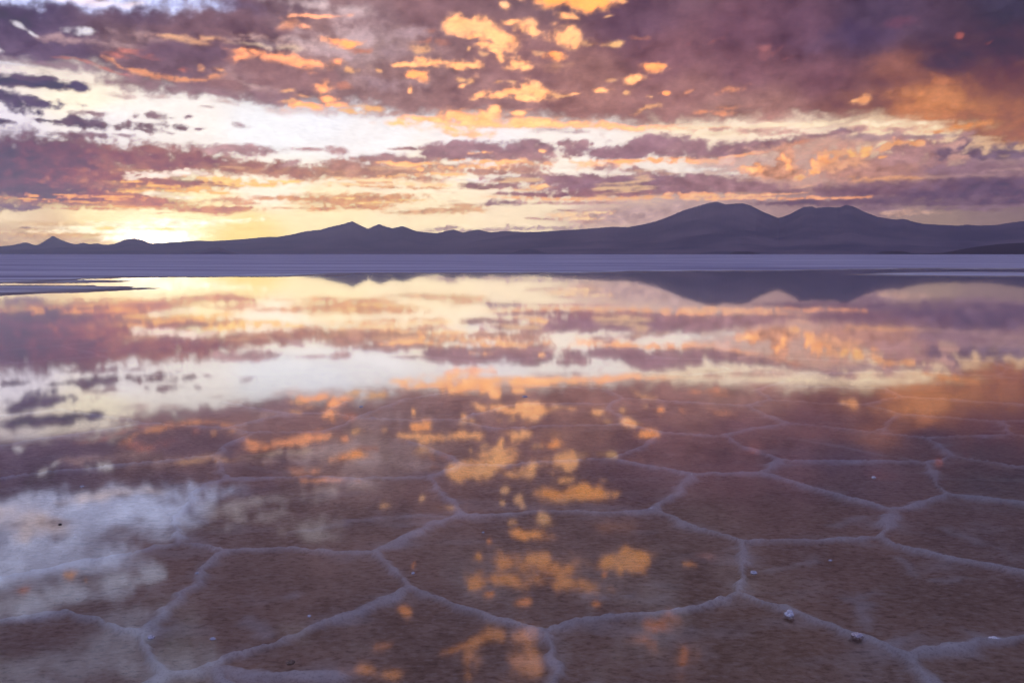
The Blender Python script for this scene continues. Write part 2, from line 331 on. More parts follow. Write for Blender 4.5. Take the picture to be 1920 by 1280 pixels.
(-19.09,7.5,0.43,0.093,0,150,120,130,1,0.6,0.9,0,1),
(-16.81,7.76,0.47,0.126,0,175,142,150,0.8,0.7,0.9,0,1),
(-17.18,7.87,0.28,0.094,0,175,142,150,0.8,0.7,0.9,0,1),
(-20.85,7.14,0.3,0.123,0,165,135,145,1,0.5,0.6,0,1),
(-23.34,6.93,0.57,0.106,0,165,135,145,1,0.5,0.6,0,1),
(-26.16,6.66,1.1,0.208,0,150,122,137,1,0.4,0.6,0,1),
(-25.46,6.82,0.67,0.179,0,150,122,137,1,0.4,0.6,0,1),
(-24.62,6.83,0.45,0.15,0,150,122,137,1,0.4,0.6,0,1),
(-30.59,4.87,5.2,2.022,0,112,86,107,1,0.35,0.4,0,1),
(-28.23,5.51,3.3,1.325,0,112,86,107,1,0.35,0.4,0,1),
(-25.82,5.03,3.89,1.584,0,134,99,110,1,0.4,0.45,0,1),
(-26.6,6.01,2.06,0.596,0,134,99,110,1,0.4,0.45,0,1),
(-25.17,5.84,1.39,0.604,0,134,99,110,1,0.4,0.45,0,1),
(-28.31,3.94,3.73,1.189,0,130,97,106,1,0.45,0.4,0,1),
(-25.03,3.84,3.95,0.918,0,130,97,106,1,0.45,0.4,0,1),
(-23.25,5.56,2.18,0.921,0,156,109,112,1,0.35,0.5,0.2,1),
(-21.79,5.81,1.46,0.852,0,156,109,112,1,0.35,0.5,0.2,1),
(-19.85,5.85,1.31,0.706,0,156,109,112,1,0.35,0.5,0.2,1),
(-18.48,5.61,1.33,0.594,0,156,109,112,1,0.35,0.5,0.2,1),
(-20.62,5.35,2.59,0.626,0,156,109,112,1,0.35,0.5,0.2,1),
(-17.26,5.24,1.89,0.48,0,172,122,116,1,0.35,0.5,0.5,1),
(-15.05,5.17,1.72,0.445,0,172,122,116,1,0.35,0.5,0.5,1),
(-13.12,4.98,1.82,0.49,0,172,122,116,1,0.35,0.5,0.5,1),
(-11.32,5.08,1.78,0.452,0,172,122,116,1,0.35,0.5,0.5,1),
(-16.31,5.46,1.02,0.361,0,172,122,116,1,0.35,0.5,0.5,1),
(-14.4,5.41,0.83,0.324,0,172,122,116,1,0.35,0.5,0.5,1),
(-23.01,4.4,4.08,0.775,0,172,120,110,1,0.4,0.45,0.4,1),
(-20.66,4.19,2.92,0.552,0,172,120,110,1,0.4,0.45,0.4,1),
(-18.53,4.25,2.0,0.32,0,172,120,110,1,0.4,0.45,0.4,1),
(-23.06,3.19,2.83,0.546,0,186,128,108,1,0.35,0.4,0.6,1),
(-21.89,3.0,2.24,0.276,0,186,128,108,1,0.35,0.4,0.6,1),
(-25.06,3.23,2.43,0.461,0,186,128,108,1,0.35,0.4,0.6,1),
(-27.27,3.23,3.22,0.527,0,122,90,98,1,0.5,0.3,0.5,1),
(-18.88,2.7,2.93,0.261,0,204,145,120,1,0.3,0.4,0.5,1),
(-17.64,2.75,1.55,0.162,0,204,145,120,1,0.3,0.4,0.5,1),
(-24.94,2.65,0.92,0.096,0,205,155,125,1,0.4,0.6,0,1),
(-26.75,2.58,0.59,0.057,0,205,155,125,1,0.4,0.6,0,1),
(-21.23,4.77,1.96,0.157,0,252,230,218,1,0.5,0.8,0,1),
(-23.15,4.52,0.35,0.186,0,252,230,218,1,0.5,0.8,0,1),
(-20.03,4.93,0.91,0.11,0,252,230,218,1,0.5,0.8,0,1),
(-21.98,4.62,1.18,0.094,0,252,230,218,1,0.5,0.8,0,1),
(-17.9,4.52,2.48,0.16,0,255,215,145,1,0.5,0.9,0,1),
(-18.82,4.62,1.41,0.095,0,255,215,145,1,0.5,0.9,0,1),
(-16.18,4.3,1.9,0.194,0,255,215,145,1,0.5,0.9,0,1),
(-16.97,4.41,1.88,0.097,0,255,215,145,1,0.5,0.9,0,1),
(-14.43,4.5,1.29,0.13,0,255,215,145,1,0.5,0.9,0,1),
(-21.56,4.04,1.48,0.126,0,253,195,128,1,0.5,0.9,0,1),
(-23.04,3.72,1.34,0.124,0,253,195,128,1,0.5,0.9,0,1),
(-19.46,3.94,1.83,0.143,0,253,195,128,1,0.5,0.9,0,1),
(-20.67,3.78,1.8,0.079,0,253,195,128,1,0.5,0.9,0,1),
(-18.54,3.7,1.54,0.096,0,253,195,128,1,0.5,0.9,0,1),
(-23.3,4.27,1.16,0.062,0,253,195,128,1,0.5,0.9,0,1),
(-21.72,3.6,0.89,0.126,0,255,238,214,1,0.5,0.6,0,1),
(-20.38,3.41,1.21,0.095,0,255,238,214,1,0.5,0.6,0,1),
(-24.06,3.35,1.89,0.077,0,255,182,112,1,0.5,0.8,0,1),
(-26.17,3.26,0.83,0.106,0,255,182,112,1,0.5,0.8,0,1),
(-28.2,3.32,0.45,0.075,0,255,182,112,1,0.5,0.8,0,1),
(-26.72,3.37,0.82,0.061,0,255,182,112,1,0.5,0.8,0,1),
(-23.63,3.21,1.15,0.062,0,255,182,112,1,0.5,0.8,0,1),
(-28.61,3.1,1.59,0.054,0,250,185,115,1,0.5,0.7,0,1),
(-25.91,3.0,2.5,0.061,0,250,185,115,1,0.5,0.7,0,1),
(-23.65,2.8,1.73,0.062,0,250,185,115,1,0.5,0.7,0,1),
(-29.29,2.61,1.41,0.222,0,140,120,130,1,0.35,0.5,0,1),
(-28.5,2.66,0.69,0.149,0,140,120,130,1,0.35,0.5,0,1),
(-28.69,1.46,0.34,0.075,0,138,112,114,1,0.4,0.6,0,1),
(-28.16,1.44,0.21,0.045,0,138,112,114,1,0.4,0.6,0,1),
(-17.53,6.34,1.61,0.356,0,186,147,152,1,0.35,0.5,0.25,1),
(-15.97,6.3,1.84,0.32,0,186,147,152,1,0.35,0.5,0.25,1),
(-16.76,6.11,1.35,0.279,0,186,147,152,1,0.35,0.5,0.25,1),
(-12.77,6.42,0.77,0.142,0,190,150,152,1,0.45,0.6,0,1),
(-11.06,6.46,0.6,0.285,0,190,150,152,1,0.45,0.6,0,1),
(-13.43,5.66,0.42,0.203,0,190,150,152,1,0.45,0.6,0,1),
(-13.92,5.42,0.56,0.162,0,190,150,152,1,0.45,0.6,0,1),
(-17.63,3.27,1.35,0.182,0,218,166,142,1,0.5,0.6,0,1),
(-15.41,3.47,1.38,0.143,0,218,166,142,1,0.5,0.6,0,1),
(-16.85,3.06,1.02,0.122,0,218,166,142,1,0.5,0.6,0,1),
(-10.86,3.34,3.22,0.457,0,214,160,126,1,0.4,0.6,0.6,1),
(-8.19,3.5,2.91,0.293,0,214,160,126,1,0.4,0.6,0.6,1),
(-11.86,2.86,1.64,0.166,0,214,160,126,1,0.4,0.6,0.6,1),
(-13.48,3.47,1.75,0.123,0,214,160,126,1,0.4,0.6,0.6,1),
(-9.54,3.02,2.17,0.251,0,214,160,126,1,0.4,0.6,0.6,1),
(-10.53,3.51,1.0,0.083,0,255,212,150,1,0.6,0.8,0,1),
(-8.86,3.26,1.68,0.084,0,255,212,150,1,0.6,0.8,0,1),
(-6.5,3.44,1.7,0.067,0,255,212,150,1,0.6,0.8,0,1),
(-13.98,2.87,0.97,0.066,0,225,180,150,1,0.5,0.6,0,1),
(-18.43,2.39,0.5,0.048,0,225,180,150,1,0.5,0.6,0,1),
(-21.62,2.43,0.59,0.038,0,225,180,150,1,0.5,0.6,0,1),
(-7.48,6.0,2.4,0.413,0,176,136,140,1,0.35,0.5,0.5,1),
(-8.82,5.85,1.44,0.247,0,176,136,140,1,0.35,0.5,0.5,1),
(-9.15,5.97,0.86,0.206,0,176,136,140,1,0.35,0.5,0.5,1),
(-5.79,5.95,1.46,0.331,0,176,136,140,1,0.35,0.5,0.5,1),
(-10.16,5.3,2.36,0.618,0,184,136,128,1,0.35,0.5,0.6,1),
(-9.17,5.18,2.16,0.496,0,184,136,128,1,0.35,0.5,0.6,1),
(-8.0,5.07,2.18,0.373,0,184,136,128,1,0.35,0.5,0.6,1),
(-10.82,5.49,1.43,0.369,0,184,136,128,1,0.35,0.5,0.6,1),
(-6.14,5.22,2.56,0.333,0,196,147,132,1,0.45,0.6,0.6,1),
(-4.1,5.47,2.21,0.292,0,196,147,132,1,0.45,0.6,0.6,1),
(-5.81,4.82,1.83,0.209,0,196,147,132,1,0.45,0.6,0.6,1),
(-4.09,6.57,2.06,0.496,0,170,131,140,1,0.3,0.5,0.2,1),
(-2.73,6.77,1.84,0.413,0,170,131,140,1,0.3,0.5,0.2,1),
(-1.71,6.61,1.47,0.497,0,170,131,140,1,0.3,0.5,0.2,1),
(-3.41,6.24,2.94,0.373,0,170,131,140,1,0.3,0.5,0.2,1),
(0.85,6.71,1.84,0.538,0,164,126,136,1,0.3,0.5,0.3,1),
(2.05,6.58,1.11,0.331,0,164,126,136,1,0.3,0.5,0.3,1),
(1.37,6.98,0.96,0.331,0,164,126,136,1,0.3,0.5,0.3,1),
(0.0,6.45,1.48,0.373,0,164,126,136,1,0.3,0.5,0.3,1),
(-6.46,6.64,1.31,0.103,0,172,131,136,1,0.4,0.5,0.5,1),
(-1.37,6.08,3.69,0.333,0,172,131,136,1,0.4,0.5,0.5,1),
(1.37,6.05,1.25,0.333,0,172,131,136,1,0.4,0.5,0.5,1),
(0.34,6.15,2.22,0.333,0,172,131,136,1,0.4,0.5,0.5,1),
(-6.47,5.68,1.55,0.166,0,255,208,145,1,0.5,0.8,0,1),
(-7.82,5.73,0.67,0.099,0,255,208,145,1,0.5,0.8,0,1),
(-1.71,5.82,1.57,0.15,0,255,208,145,1,0.5,0.8,0,1),
(0.0,5.75,1.92,0.167,0,255,208,145,1,0.5,0.8,0,1),
(-3.42,5.97,0.82,0.083,0,255,208,145,1,0.5,0.8,0,1),
(1.88,6.51,0.34,0.099,0,255,208,145,1,0.5,0.8,0,1),
(-2.22,6.38,0.68,0.083,0,255,208,145,1,0.5,0.8,0,1),
(-5.46,5.69,1.02,0.1,0,255,208,145,1,0.5,0.8,0,1),
(-5.8,5.36,0.41,0.133,0,255,206,146,1,0.5,0.9,0,1),
(-2.05,5.45,2.73,0.167,0,255,206,146,1,0.5,0.9,0,1),
(-4.27,5.07,2.04,0.117,0,255,206,146,1,0.5,0.9,0,1),
(-7.16,4.94,1.35,0.083,0,255,206,146,1,0.5,0.9,0,1),
(0.0,5.38,1.37,0.1,0,255,206,146,1,0.5,0.9,0,1),
(-1.03,5.22,2.44,0.251,0,192,144,134,1,0.4,0.6,0.5,1),
(0.86,5.38,1.26,0.376,0,192,144,134,1,0.4,0.6,0.5,1),
(-2.05,5.31,1.11,0.167,0,192,144,134,1,0.4,0.6,0.5,1),
(-8.84,4.72,2.68,0.166,0,255,228,180,1,0.6,0.8,0,1),
(-4.79,4.43,2.38,0.134,0,255,228,180,1,0.6,0.8,0,1),
(-6.83,4.45,2.03,0.134,0,255,228,180,1,0.6,0.8,0,1),
(-10.18,4.41,1.99,0.133,0,255,228,180,1,0.6,0.8,0,1),
(-8.18,4.27,2.02,0.1,0,225,175,140,1,0.6,0.8,0,1),
(-5.47,4.22,1.7,0.084,0,225,175,140,1,0.6,0.8,0,1),
(-9.18,4.55,1.34,0.083,0,225,175,140,1,0.6,0.8,0,1),
(-2.74,4.41,0.96,0.252,0,168,128,132,1,0.35,0.6,0.5,1),
(-0.69,4.34,1.7,0.274,0,168,128,132,1,0.35,0.6,0.5,1),
(-1.71,4.24,1.48,0.168,0,168,128,132,1,0.35,0.6,0.5,1),
(-2.4,4.71,1.51,0.117,0,250,240,236,1,0.6,0.6,0,1),
(0.17,4.98,1.71,0.084,0,250,240,236,1,0.6,0.6,0,1),
(0.0,4.78,2.07,0.294,0,184,141,141,1,0.35,0.6,0.2,1),
(2.06,4.74,1.7,0.378,0,184,141,141,1,0.35,0.6,0.2,1),
(1.37,4.95,0.89,0.252,0,184,141,141,1,0.35,0.6,0.2,1),
(4.11,4.43,2.95,0.629,0,162,123,134,1,0.3,0.55,0,1),
(3.42,4.64,1.48,0.377,0,162,123,134,1,0.3,0.55,0,1),
(3.93,4.87,0.44,0.209,0,162,123,134,1,0.3,0.55,0,1),
(6.15,4.62,2.42,0.501,0,162,123,134,1,0.3,0.55,0,1),
(5.13,4.89,0.66,0.251,0,162,123,134,1,0.3,0.55,0,1),
(6.82,4.78,0.95,0.25,0,162,123,134,1,0.3,0.55,0,1),
(7.84,4.27,4.73,0.668,0,150,115,131,1,0.3,0.45,0,1),
(10.18,4.41,3.23,0.746,0,150,115,131,1,0.3,0.45,0,1),
(8.84,4.66,1.45,0.415,0,150,115,131,1,0.3,0.45,0,1),
(11.17,4.29,2.85,0.661,0,150,115,131,1,0.3,0.45,0,1),
(5.81,3.85,5.14,0.273,0,162,118,128,1,0.4,0.5,0.6,1),
(0.69,3.84,2.08,0.19,0,162,118,128,1,0.4,0.5,0.6,1),
(3.43,3.76,2.96,0.211,0,162,118,128,1,0.4,0.5,0.6,1),
(1.71,4.27,0.96,0.135,0,255,205,150,1,0.5,0.6,0,1),
(0.86,4.11,1.03,0.067,0,255,205,150,1,0.5,0.6,0,1),
(6.5,3.54,5.42,0.101,0,252,190,145,1,0.6,0.9,0,1),
(9.53,3.62,2.0,0.1,0,252,190,145,1,0.6,0.9,0,1),
(3.77,3.49,2.74,0.084,0,252,190,145,1,0.6,0.9,0,1),
(0.0,3.63,1.72,0.068,0,252,190,145,1,0.6,0.9,0,1),
(3.58,6.97,0.48,0.33,0,172,133,140,1,0.35,0.7,0.4,1),
(4.5,6.89,0.59,0.289,0,172,133,140,1,0.35,0.7,0.4,1),
(5.11,6.99,0.22,0.165,0,172,133,140,1,0.35,0.7,0.4,1),
(3.92,6.37,1.03,0.373,0,172,133,140,1,0.35,0.7,0.4,1),
(5.79,6.45,1.83,0.495,0,163,124,136,1,0.28,0.5,0.1,1),
(7.64,6.62,2.03,0.575,0,163,124,136,1,0.28,0.5,0.1,1),
(8.64,6.87,1.01,0.573,0,163,124,136,1,0.28,0.5,0.1,1),
(9.8,6.75,1.65,0.694,0,163,124,136,1,0.28,0.5,0.1,1),
(11.19,6.69,1.42,0.61,0,163,124,136,1,0.28,0.5,0.1,1),
(6.8,6.21,2.91,0.33,0,163,124,136,1,0.28,0.5,0.1,1),
(8.15,5.89,3.35,0.165,0,255,196,132,1,0.5,0.7,0,1),
(10.48,5.98,1.98,0.131,0,255,196,132,1,0.5,0.7,0,1),
(11.8,5.86,1.97,0.131,0,255,196,132,1,0.5,0.7,0,1),
(5.46,5.59,2.24,0.2,0,255,212,168,1,0.6,0.8,0,1),
(4.1,5.77,1.02,0.133,0,255,212,168,1,0.6,0.8,0,1),
(6.47,5.48,0.62,0.291,0,178,138,140,1,0.4,0.6,0,1),
(7.99,5.23,0.8,0.249,0,178,138,140,1,0.4,0.6,0,1),
(5.8,5.42,0.73,0.166,0,178,138,140,1,0.4,0.6,0,1),
(9.5,5.08,0.94,0.165,0,178,138,140,1,0.4,0.6,0,1),
(-4.12,2.81,2.07,0.169,0,214,170,140,1,0.5,0.6,0.5,1),
(-5.83,2.67,2.21,0.169,0,214,170,140,1,0.5,0.6,0.5,1),
(-2.75,2.92,1.11,0.17,0,214,170,140,1,0.5,0.6,0.5,1),
(-3.09,3.09,1.48,0.127,0,214,170,140,1,0.5,0.6,0.5,1),
(-0.34,3.3,1.26,0.191,0,170,138,144,1,0.4,0.5,0,1),
(-1.2,3.19,0.96,0.127,0,170,138,144,1,0.4,0.5,0,1),
(3.77,3.29,2.59,0.106,0,192,152,147,1,0.5,0.6,0,1),
(5.82,3.31,1.47,0.084,0,192,152,147,1,0.5,0.6,0,1),
(1.38,2.31,0.55,0.061,0,192,152,147,1,0.5,0.6,0,1),
(2.13,2.24,0.96,0.068,0,192,152,147,1,0.5,0.6,0,1),
(6.17,2.33,3.74,0.677,0,188,158,160,0.85,0.6,0.35,0,1),
(8.54,2.42,3.7,0.808,0,188,158,160,0.85,0.6,0.35,0,1),
(11.54,2.56,3.63,0.667,0,188,158,160,0.85,0.6,0.35,0,1),
(3.95,2.54,1.51,0.204,0,255,214,170,1,0.6,0.7,0,1),
(4.47,2.24,1.16,0.136,0,255,214,170,1,0.6,0.7,0,1),
(5.49,2.67,1.02,0.102,0,255,214,170,1,0.6,0.7,0,1),
(4.81,2.03,0.82,0.136,0,192,156,152,1,0.5,0.6,0,1),
(3.43,2.78,1.11,0.085,0,192,156,152,1,0.5,0.6,0,1),
(6.34,2.57,0.2,0.068,0,245,200,165,1,0.5,0.6,0,1),
(-4.47,1.59,0.82,0.136,0,186,162,164,1,0.4,0.8,0,1),
(-3.78,1.69,0.48,0.136,0,186,162,164,1,0.4,0.8,0,1),
(-1.03,1.53,1.38,0.137,0,186,162,164,1,0.4,0.8,0,1),
(0.52,1.66,0.83,0.171,0,186,162,164,1,0.4,0.8,0,1),
(2.75,1.66,2.06,0.136,0,186,162,164,1,0.4,0.8,0,1),
(-5.5,1.48,0.55,0.068,0,186,162,164,1,0.4,0.8,0,1),
(-2.76,1.49,1.38,0.102,0,186,162,164,1,0.4,0.8,0,1),
(-0.31,1.9,0.14,0.085,0,170,145,150,1,0.5,0.6,0,1),
(11.46,6.58,1.42,0.569,0,162,124,132,1,0.35,0.5,0,1),
(10.48,6.21,1.43,0.327,0,162,124,132,1,0.35,0.5,0,1),
(12.28,6.14,1.97,0.284,0,152,115,126,1,0.35,0.5,0.3,1),
(14.69,6.56,2.28,0.521,0,152,115,126,1,0.35,0.5,0.3,1),
(13.42,6.34,1.75,0.404,0,152,115,126,1,0.35,0.5,0.3,1),
(16.12,6.77,1.64,0.318,0,152,115,126,1,0.35,0.5,0.3,1),
(17.52,6.79,1.61,0.284,0,152,115,126,1,0.35,0.5,0.3,1),
(18.9,7.05,1.16,0.219,0,152,115,126,1,0.35,0.5,0.3,1),
(20.25,7.2,0.9,0.217,0,152,115,126,1,0.35,0.5,0.3,1),
(19.65,7.08,1.03,0.187,0,152,115,126,1,0.35,0.5,0.3,1),
(20.15,7.39,0.3,0.124,0,150,118,132,1,0.5,0.6,0,1),
(17.22,6.61,1.06,0.19,-8,226,142,102,0.9,0.6,0.6,0,1),
(17.83,6.71,0.62,0.158,-10,226,142,102,0.9,0.6,0.6,0,1),
(11.8,5.79,2.29,0.131,0,254,194,140,1,0.6,0.7,0,1),
(14.39,6.12,1.92,0.097,-6,254,194,140,1,0.6,0.7,0,1),
(19.67,6.64,3.63,0.437,0,204,156,142,0.85,0.7,0.6,0,1),
(22.05,6.72,2.35,0.276,0,204,156,142,0.85,0.7,0.6,0,1),
(17.85,6.17,2.67,0.475,0,204,156,142,0.85,0.7,0.6,0,1),
(23.78,6.76,2.57,0.212,0,172,138,142,1,0.5,0.5,0,1),
(25.19,6.77,1.68,0.18,0,172,138,142,1,0.5,0.5,0,1),
(26.85,6.47,0.76,0.148,0,172,138,142,1,0.5,0.5,0,1),
(21.45,6.93,1.77,0.185,0,172,138,142,1,0.5,0.5,0,1),
(13.43,5.5,2.1,0.406,0,206,170,165,0.8,0.7,0.6,0,1),
(14.71,5.79,1.73,0.323,0,206,170,165,0.8,0.7,0.6,0,1),
(11.81,5.3,1.31,0.164,0,240,228,222,0.9,0.6,0.6,0,1),
(13.77,5.0,0.84,0.13,0,240,228,222,0.9,0.6,0.6,0,1),
(11.16,5.22,0.99,0.131,0,240,228,222,0.9,0.6,0.6,0,1),
(15.37,5.19,1.31,0.484,0,206,148,126,1,0.22,0.75,0,1),
(16.8,4.9,1.76,0.482,0,206,148,126,1,0.22,0.75,0,1),
(16.94,5.54,0.68,0.879,0,206,148,126,1,0.22,0.75,0,1),
(16.01,5.05,1.37,0.483,0,206,148,126,1,0.22,0.75,0,1),
(14.73,5.34,0.32,0.259,0,252,190,132,1,0.22,0.75,0,1),
(15.49,5.38,0.32,0.29,0,252,190,132,1,0.22,0.75,0,1),
(15.11,5.2,0.7,0.259,0,252,190,132,1,0.22,0.75,0,1),
(16.86,5.82,0.34,0.319,0,252,190,132,1,0.22,0.75,0,1),
(17.13,5.4,0.37,0.384,0,252,190,132,1,0.22,0.75,0,1),
(17.74,4.65,0.44,0.192,0,246,184,134,1,0.22,0.75,0,1),
(20.32,5.3,2.27,1.02,0,188,138,130,1,0.3,0.6,0,1),
(22.11,5.05,2.54,0.932,0,188,138,130,1,0.3,0.6,0,1),
(23.57,4.81,2.8,0.769,0,188,138,130,1,0.3,0.6,0,1),
(20.94,4.65,2.26,0.549,0,188,138,130,1,0.3,0.6,0,1),
(19.25,5.68,0.73,0.41,0,252,192,134,1,0.22,0.75,0,1),
(18.8,5.32,0.49,0.475,0,252,192,134,1,0.22,0.75,0,1),
(19.7,5.82,0.61,0.283,0,252,192,134,1,0.22,0.75,0,1),
(18.66,4.98,0.55,0.254,0,252,192,134,1,0.22,0.75,0,1),
(19.86,5.47,0.98,0.629,0,222,162,132,1,0.4,0.7,0,1),
(20.91,5.59,0.97,0.468,0,222,162,132,1,0.4,0.7,0,1),
(23.8,6.18,1.61,0.647,0,176,132,133,1,0.25,0.7,0,1),
(24.93,6.21,1.09,0.528,0,176,132,133,1,0.25,0.7,0,1),
(25.51,5.8,2.1,0.828,0,176,132,133,1,0.25,0.7,0,1),
(24.39,5.7,2.14,0.608,0,176,132,133,1,0.25,0.7,0,1),
(22.88,6.28,0.49,0.276,0,236,170,124,1,0.22,0.75,0,1),
(23.51,6.41,0.63,0.244,0,236,170,124,1,0.22,0.75,0,1),
(24.36,6.42,0.51,0.212,0,236,170,124,1,0.22,0.75,0,1),
(21.19,6.02,1.66,0.186,0,228,168,132,1,0.5,0.7,0,1),
(19.84,6.01,1.03,0.157,0,228,168,132,1,0.5,0.7,0,1),
(21.66,6.12,0.38,0.247,0,248,186,126,1,0.22,0.75,0,1),
(20.89,6.06,0.24,0.187,0,248,186,126,1,0.22,0.75,0,1),
(22.61,5.74,0.29,0.092,0,240,165,110,1,0.5,0.6,0,1),
(26.33,5.9,0.83,0.523,0,122,97,117,1,0.28,0.7,0,1),
(27.37,5.73,0.87,0.556,0,122,97,117,1,0.28,0.7,0,1),
(27.97,5.47,0.69,0.332,0,122,97,117,1,0.28,0.7,0,1),
(26.76,6.09,0.41,0.297,0,122,97,117,1,0.28,0.7,0,1),
(26.67,5.56,0.44,0.373,0,196,150,142,1,0.4,0.7,0,1),
(26.31,6.26,0.59,0.186,0,196,150,142,1,0.4,0.7,0,1),
(28.88,5.65,1.3,0.512,0,128,104,124,1,0.3,0.7,0,1),
(29.8,5.49,0.83,0.58,0,128,104,124,1,0.3,0.7,0,1),
(28.37,5.33,0.86,0.294,0,128,104,124,1,0.3,0.7,0,1),
(29.3,5.17,1.4,0.219,0,172,138,140,0.8,0.6,0.6,0,1),
(27.98,5.14,1.15,0.185,0,172,138,140,0.8,0.6,0.6,0,1),
(28.27,4.77,2.87,0.481,0,142,110,124,1,0.5,0.5,0,1),
(26.11,4.72,2.68,0.453,0,142,110,124,1,0.5,0.5,0,1),
(29.33,4.4,1.69,0.367,0,142,110,124,1,0.5,0.5,0,1),
(21.55,4.35,0.71,0.188,0,232,172,128,0.85,0.6,0.7,0,1),
(20.94,4.56,0.42,0.157,0,232,172,128,0.85,0.6,0.7,0,1),
(22.72,4.41,1.17,0.155,0,232,172,128,0.85,0.6,0.7,0,1),
(24.16,4.36,1.43,0.123,0,232,172,128,0.85,0.6,0.7,0,1),
(27.48,4.42,2.33,0.112,0,185,148,145,0.7,0.7,0.6,0,1),
(29.32,4.7,1.41,0.11,0,185,148,145,0.7,0.7,0.6,0,1),
(17.91,4.23,3.02,0.321,0,202,158,150,0.85,0.6,0.6,0,1),
(15.39,4.48,1.72,0.243,0,202,158,150,0.85,0.6,0.6,0,1),
(12.81,4.33,2.96,0.575,0,158,120,130,1,0.35,0.5,0,1),
(11.5,4.49,2.13,0.495,0,158,120,130,1,0.35,0.5,0,1),
(14.76,4.07,2.43,0.449,0,158,120,130,1,0.35,0.5,0,1),
(16.35,3.88,2.39,0.284,0,158,120,130,1,0.35,0.5,0,1),
(18.22,4.09,0.43,0.128,0,245,190,160,1,0.6,0.6,0,1),
(18.07,4.03,0.81,0.08,0,245,190,160,1,0.6,0.6,0,1),
(18.85,3.86,0.92,0.064,0,245,190,160,1,0.6,0.6,0,1),
(23.9,3.76,6.5,0.541,0,130,99,116,1,0.45,0.4,0,1),
(20.97,3.71,3.88,0.355,0,130,99,116,1,0.45,0.4,0,1),
(26.69,3.91,3.84,0.452,0,130,99,116,1,0.45,0.4,0,1),
(28.3,3.97,3.16,0.446,0,106,85,110,1,0.45,0.4,0,1),
(29.12,3.35,3.68,0.555,0,106,85,110,1,0.45,0.4,0,1),
(26.72,3.37,4.44,0.378,0,106,85,110,1,0.45,0.4,0,1),
(22.47,3.14,5.39,0.274,0,116,93,114,1,0.5,0.45,0,1),
(27.28,2.93,4.4,0.226,0,116,93,114,1,0.5,0.45,0,1),
(17.94,3.1,3.02,0.202,0,116,93,114,1,0.5,0.45,0,1),
(29.4,2.99,2.82,0.296,0,116,93,114,1,0.5,0.45,0,1),
(11.51,3.73,2.31,0.132,0,252,186,145,1,0.6,0.9,0,1),
(14.77,3.61,1.93,0.114,0,252,186,145,1,0.6,0.9,0,1),
(16.99,3.67,1.57,0.081,0,252,186,145,1,0.6,0.9,0,1),
(13.16,3.47,1.95,0.099,0,252,186,145,1,0.6,0.9,0,1),
(16.05,3.43,1.59,0.081,0,252,186,145,1,0.6,0.9,0,1),
(19.78,3.39,2.43,0.089,0,246,168,128,1,0.6,0.7,0,1),
(17.94,3.36,1.87,0.064,0,246,168,128,1,0.6,0.7,0,1),
(21.28,3.42,0.89,0.057,0,246,168,128,1,0.6,0.7,0,1),
(23.95,2.49,0.93,0.233,0,190,154,146,1,0.5,0.7,0,1),
(24.53,2.38,1.14,0.124,0,190,154,146,1,0.5,0.7,0,1),
(23.09,2.41,0.87,0.125,0,190,154,146,1,0.5,0.7,0,1),
(26.75,2.64,2.07,0.114,0,134,108,126,1,0.5,0.5,0,1),
(28.11,2.52,1.44,0.131,0,134,108,126,1,0.5,0.5,0,1),
(22.2,2.71,1.91,0.157,0,134,108,126,1,0.5,0.5,0,1),
(29.42,2.69,1.69,0.111,0,134,108,126,1,0.5,0.5,0,1),
(-28.18,0.92,3.75,0.483,0,205,178,164,0.8,0.7,0.3,0,1),
(-26.0,0.76,2.51,0.247,0,205,178,164,0.8,0.7,0.3,0,1),
(-26.54,1.12,3.31,0.153,0,222,178,140,0.8,0.6,0.6,0,1),
(-23.12,1.65,4.37,0.283,-3,255,248,222,1,0.7,0.5,0,1.15),
(-20.74,1.91,4.22,0.16,-2,255,248,222,1,0.7,0.5,0,1.15),
(-24.57,1.39,2.57,0.187,0,255,248,222,1,0.7,0.5,0,1.15),
(-21.96,1.16,2.08,0.413,0,255,252,232,1,0.8,0.3,0,1.6),
(-21.37,0.97,1.5,0.287,0,255,252,232,1,0.8,0.3,0,1.6),
(-23.0,0.96,1.75,0.189,0,255,252,232,1,0.8,0.3,0,1.6),
(-24.7,1.54,0.85,0.124,-4,250,214,148,1,0.6,0.5,0,1),
(-21.65,1.48,1.49,0.089,0,250,214,148,1,0.6,0.5,0,1),
(-27.06,1.72,2.73,0.106,0,225,190,150,0.6,0.6,0.6,0,1),
(-28.43,1.4,1.6,0.06,0,225,190,150,0.6,0.6,0.6,0,1),
(-26.69,14.79,6.81,1.029,0,206,214,255,1,0.6,0.45,0,1.5),
(-29.22,15.06,4.07,1.328,0,206,214,255,1,0.6,0.45,0,1.5),
(-23.49,15.32,3.29,0.681,0,206,214,255,1,0.6,0.45,0,1.5),
(-21.4,16.33,1.85,0.812,0,206,214,255,1,0.6,0.45,0,1.5),
(-29.32,16.97,3.53,0.99,0,206,214,255,1,0.6,0.45,0,1.5),
(-26.84,17.94,3.13,0.651,0,206,214,255,1,0.6,0.45,0,1.5),
(-27.53,14.54,6.43,0.782,0,204,212,254,0.95,0.6,0.3,0,1.5),
(-25.28,15.58,4.95,1.036,0,204,212,254,0.95,0.6,0.3,0,1.5),
(-28.44,15.92,4.14,1.006,0,204,212,254,0.95,0.6,0.3,0,1.5),
(-30.14,17.13,2.94,0.866,0,204,212,254,0.95,0.6,0.3,0,1.5),
(-27.66,17.22,2.52,0.65,0,204,212,254,0.95,0.6,0.3,0,1.5),
(-29.62,14.86,2.15,0.824,0,255,222,210,0.6,0.8,0.6,0,1.25),
(-28.14,15.51,1.66,0.416,0,255,222,210,0.6,0.8,0.6,0,1.25),
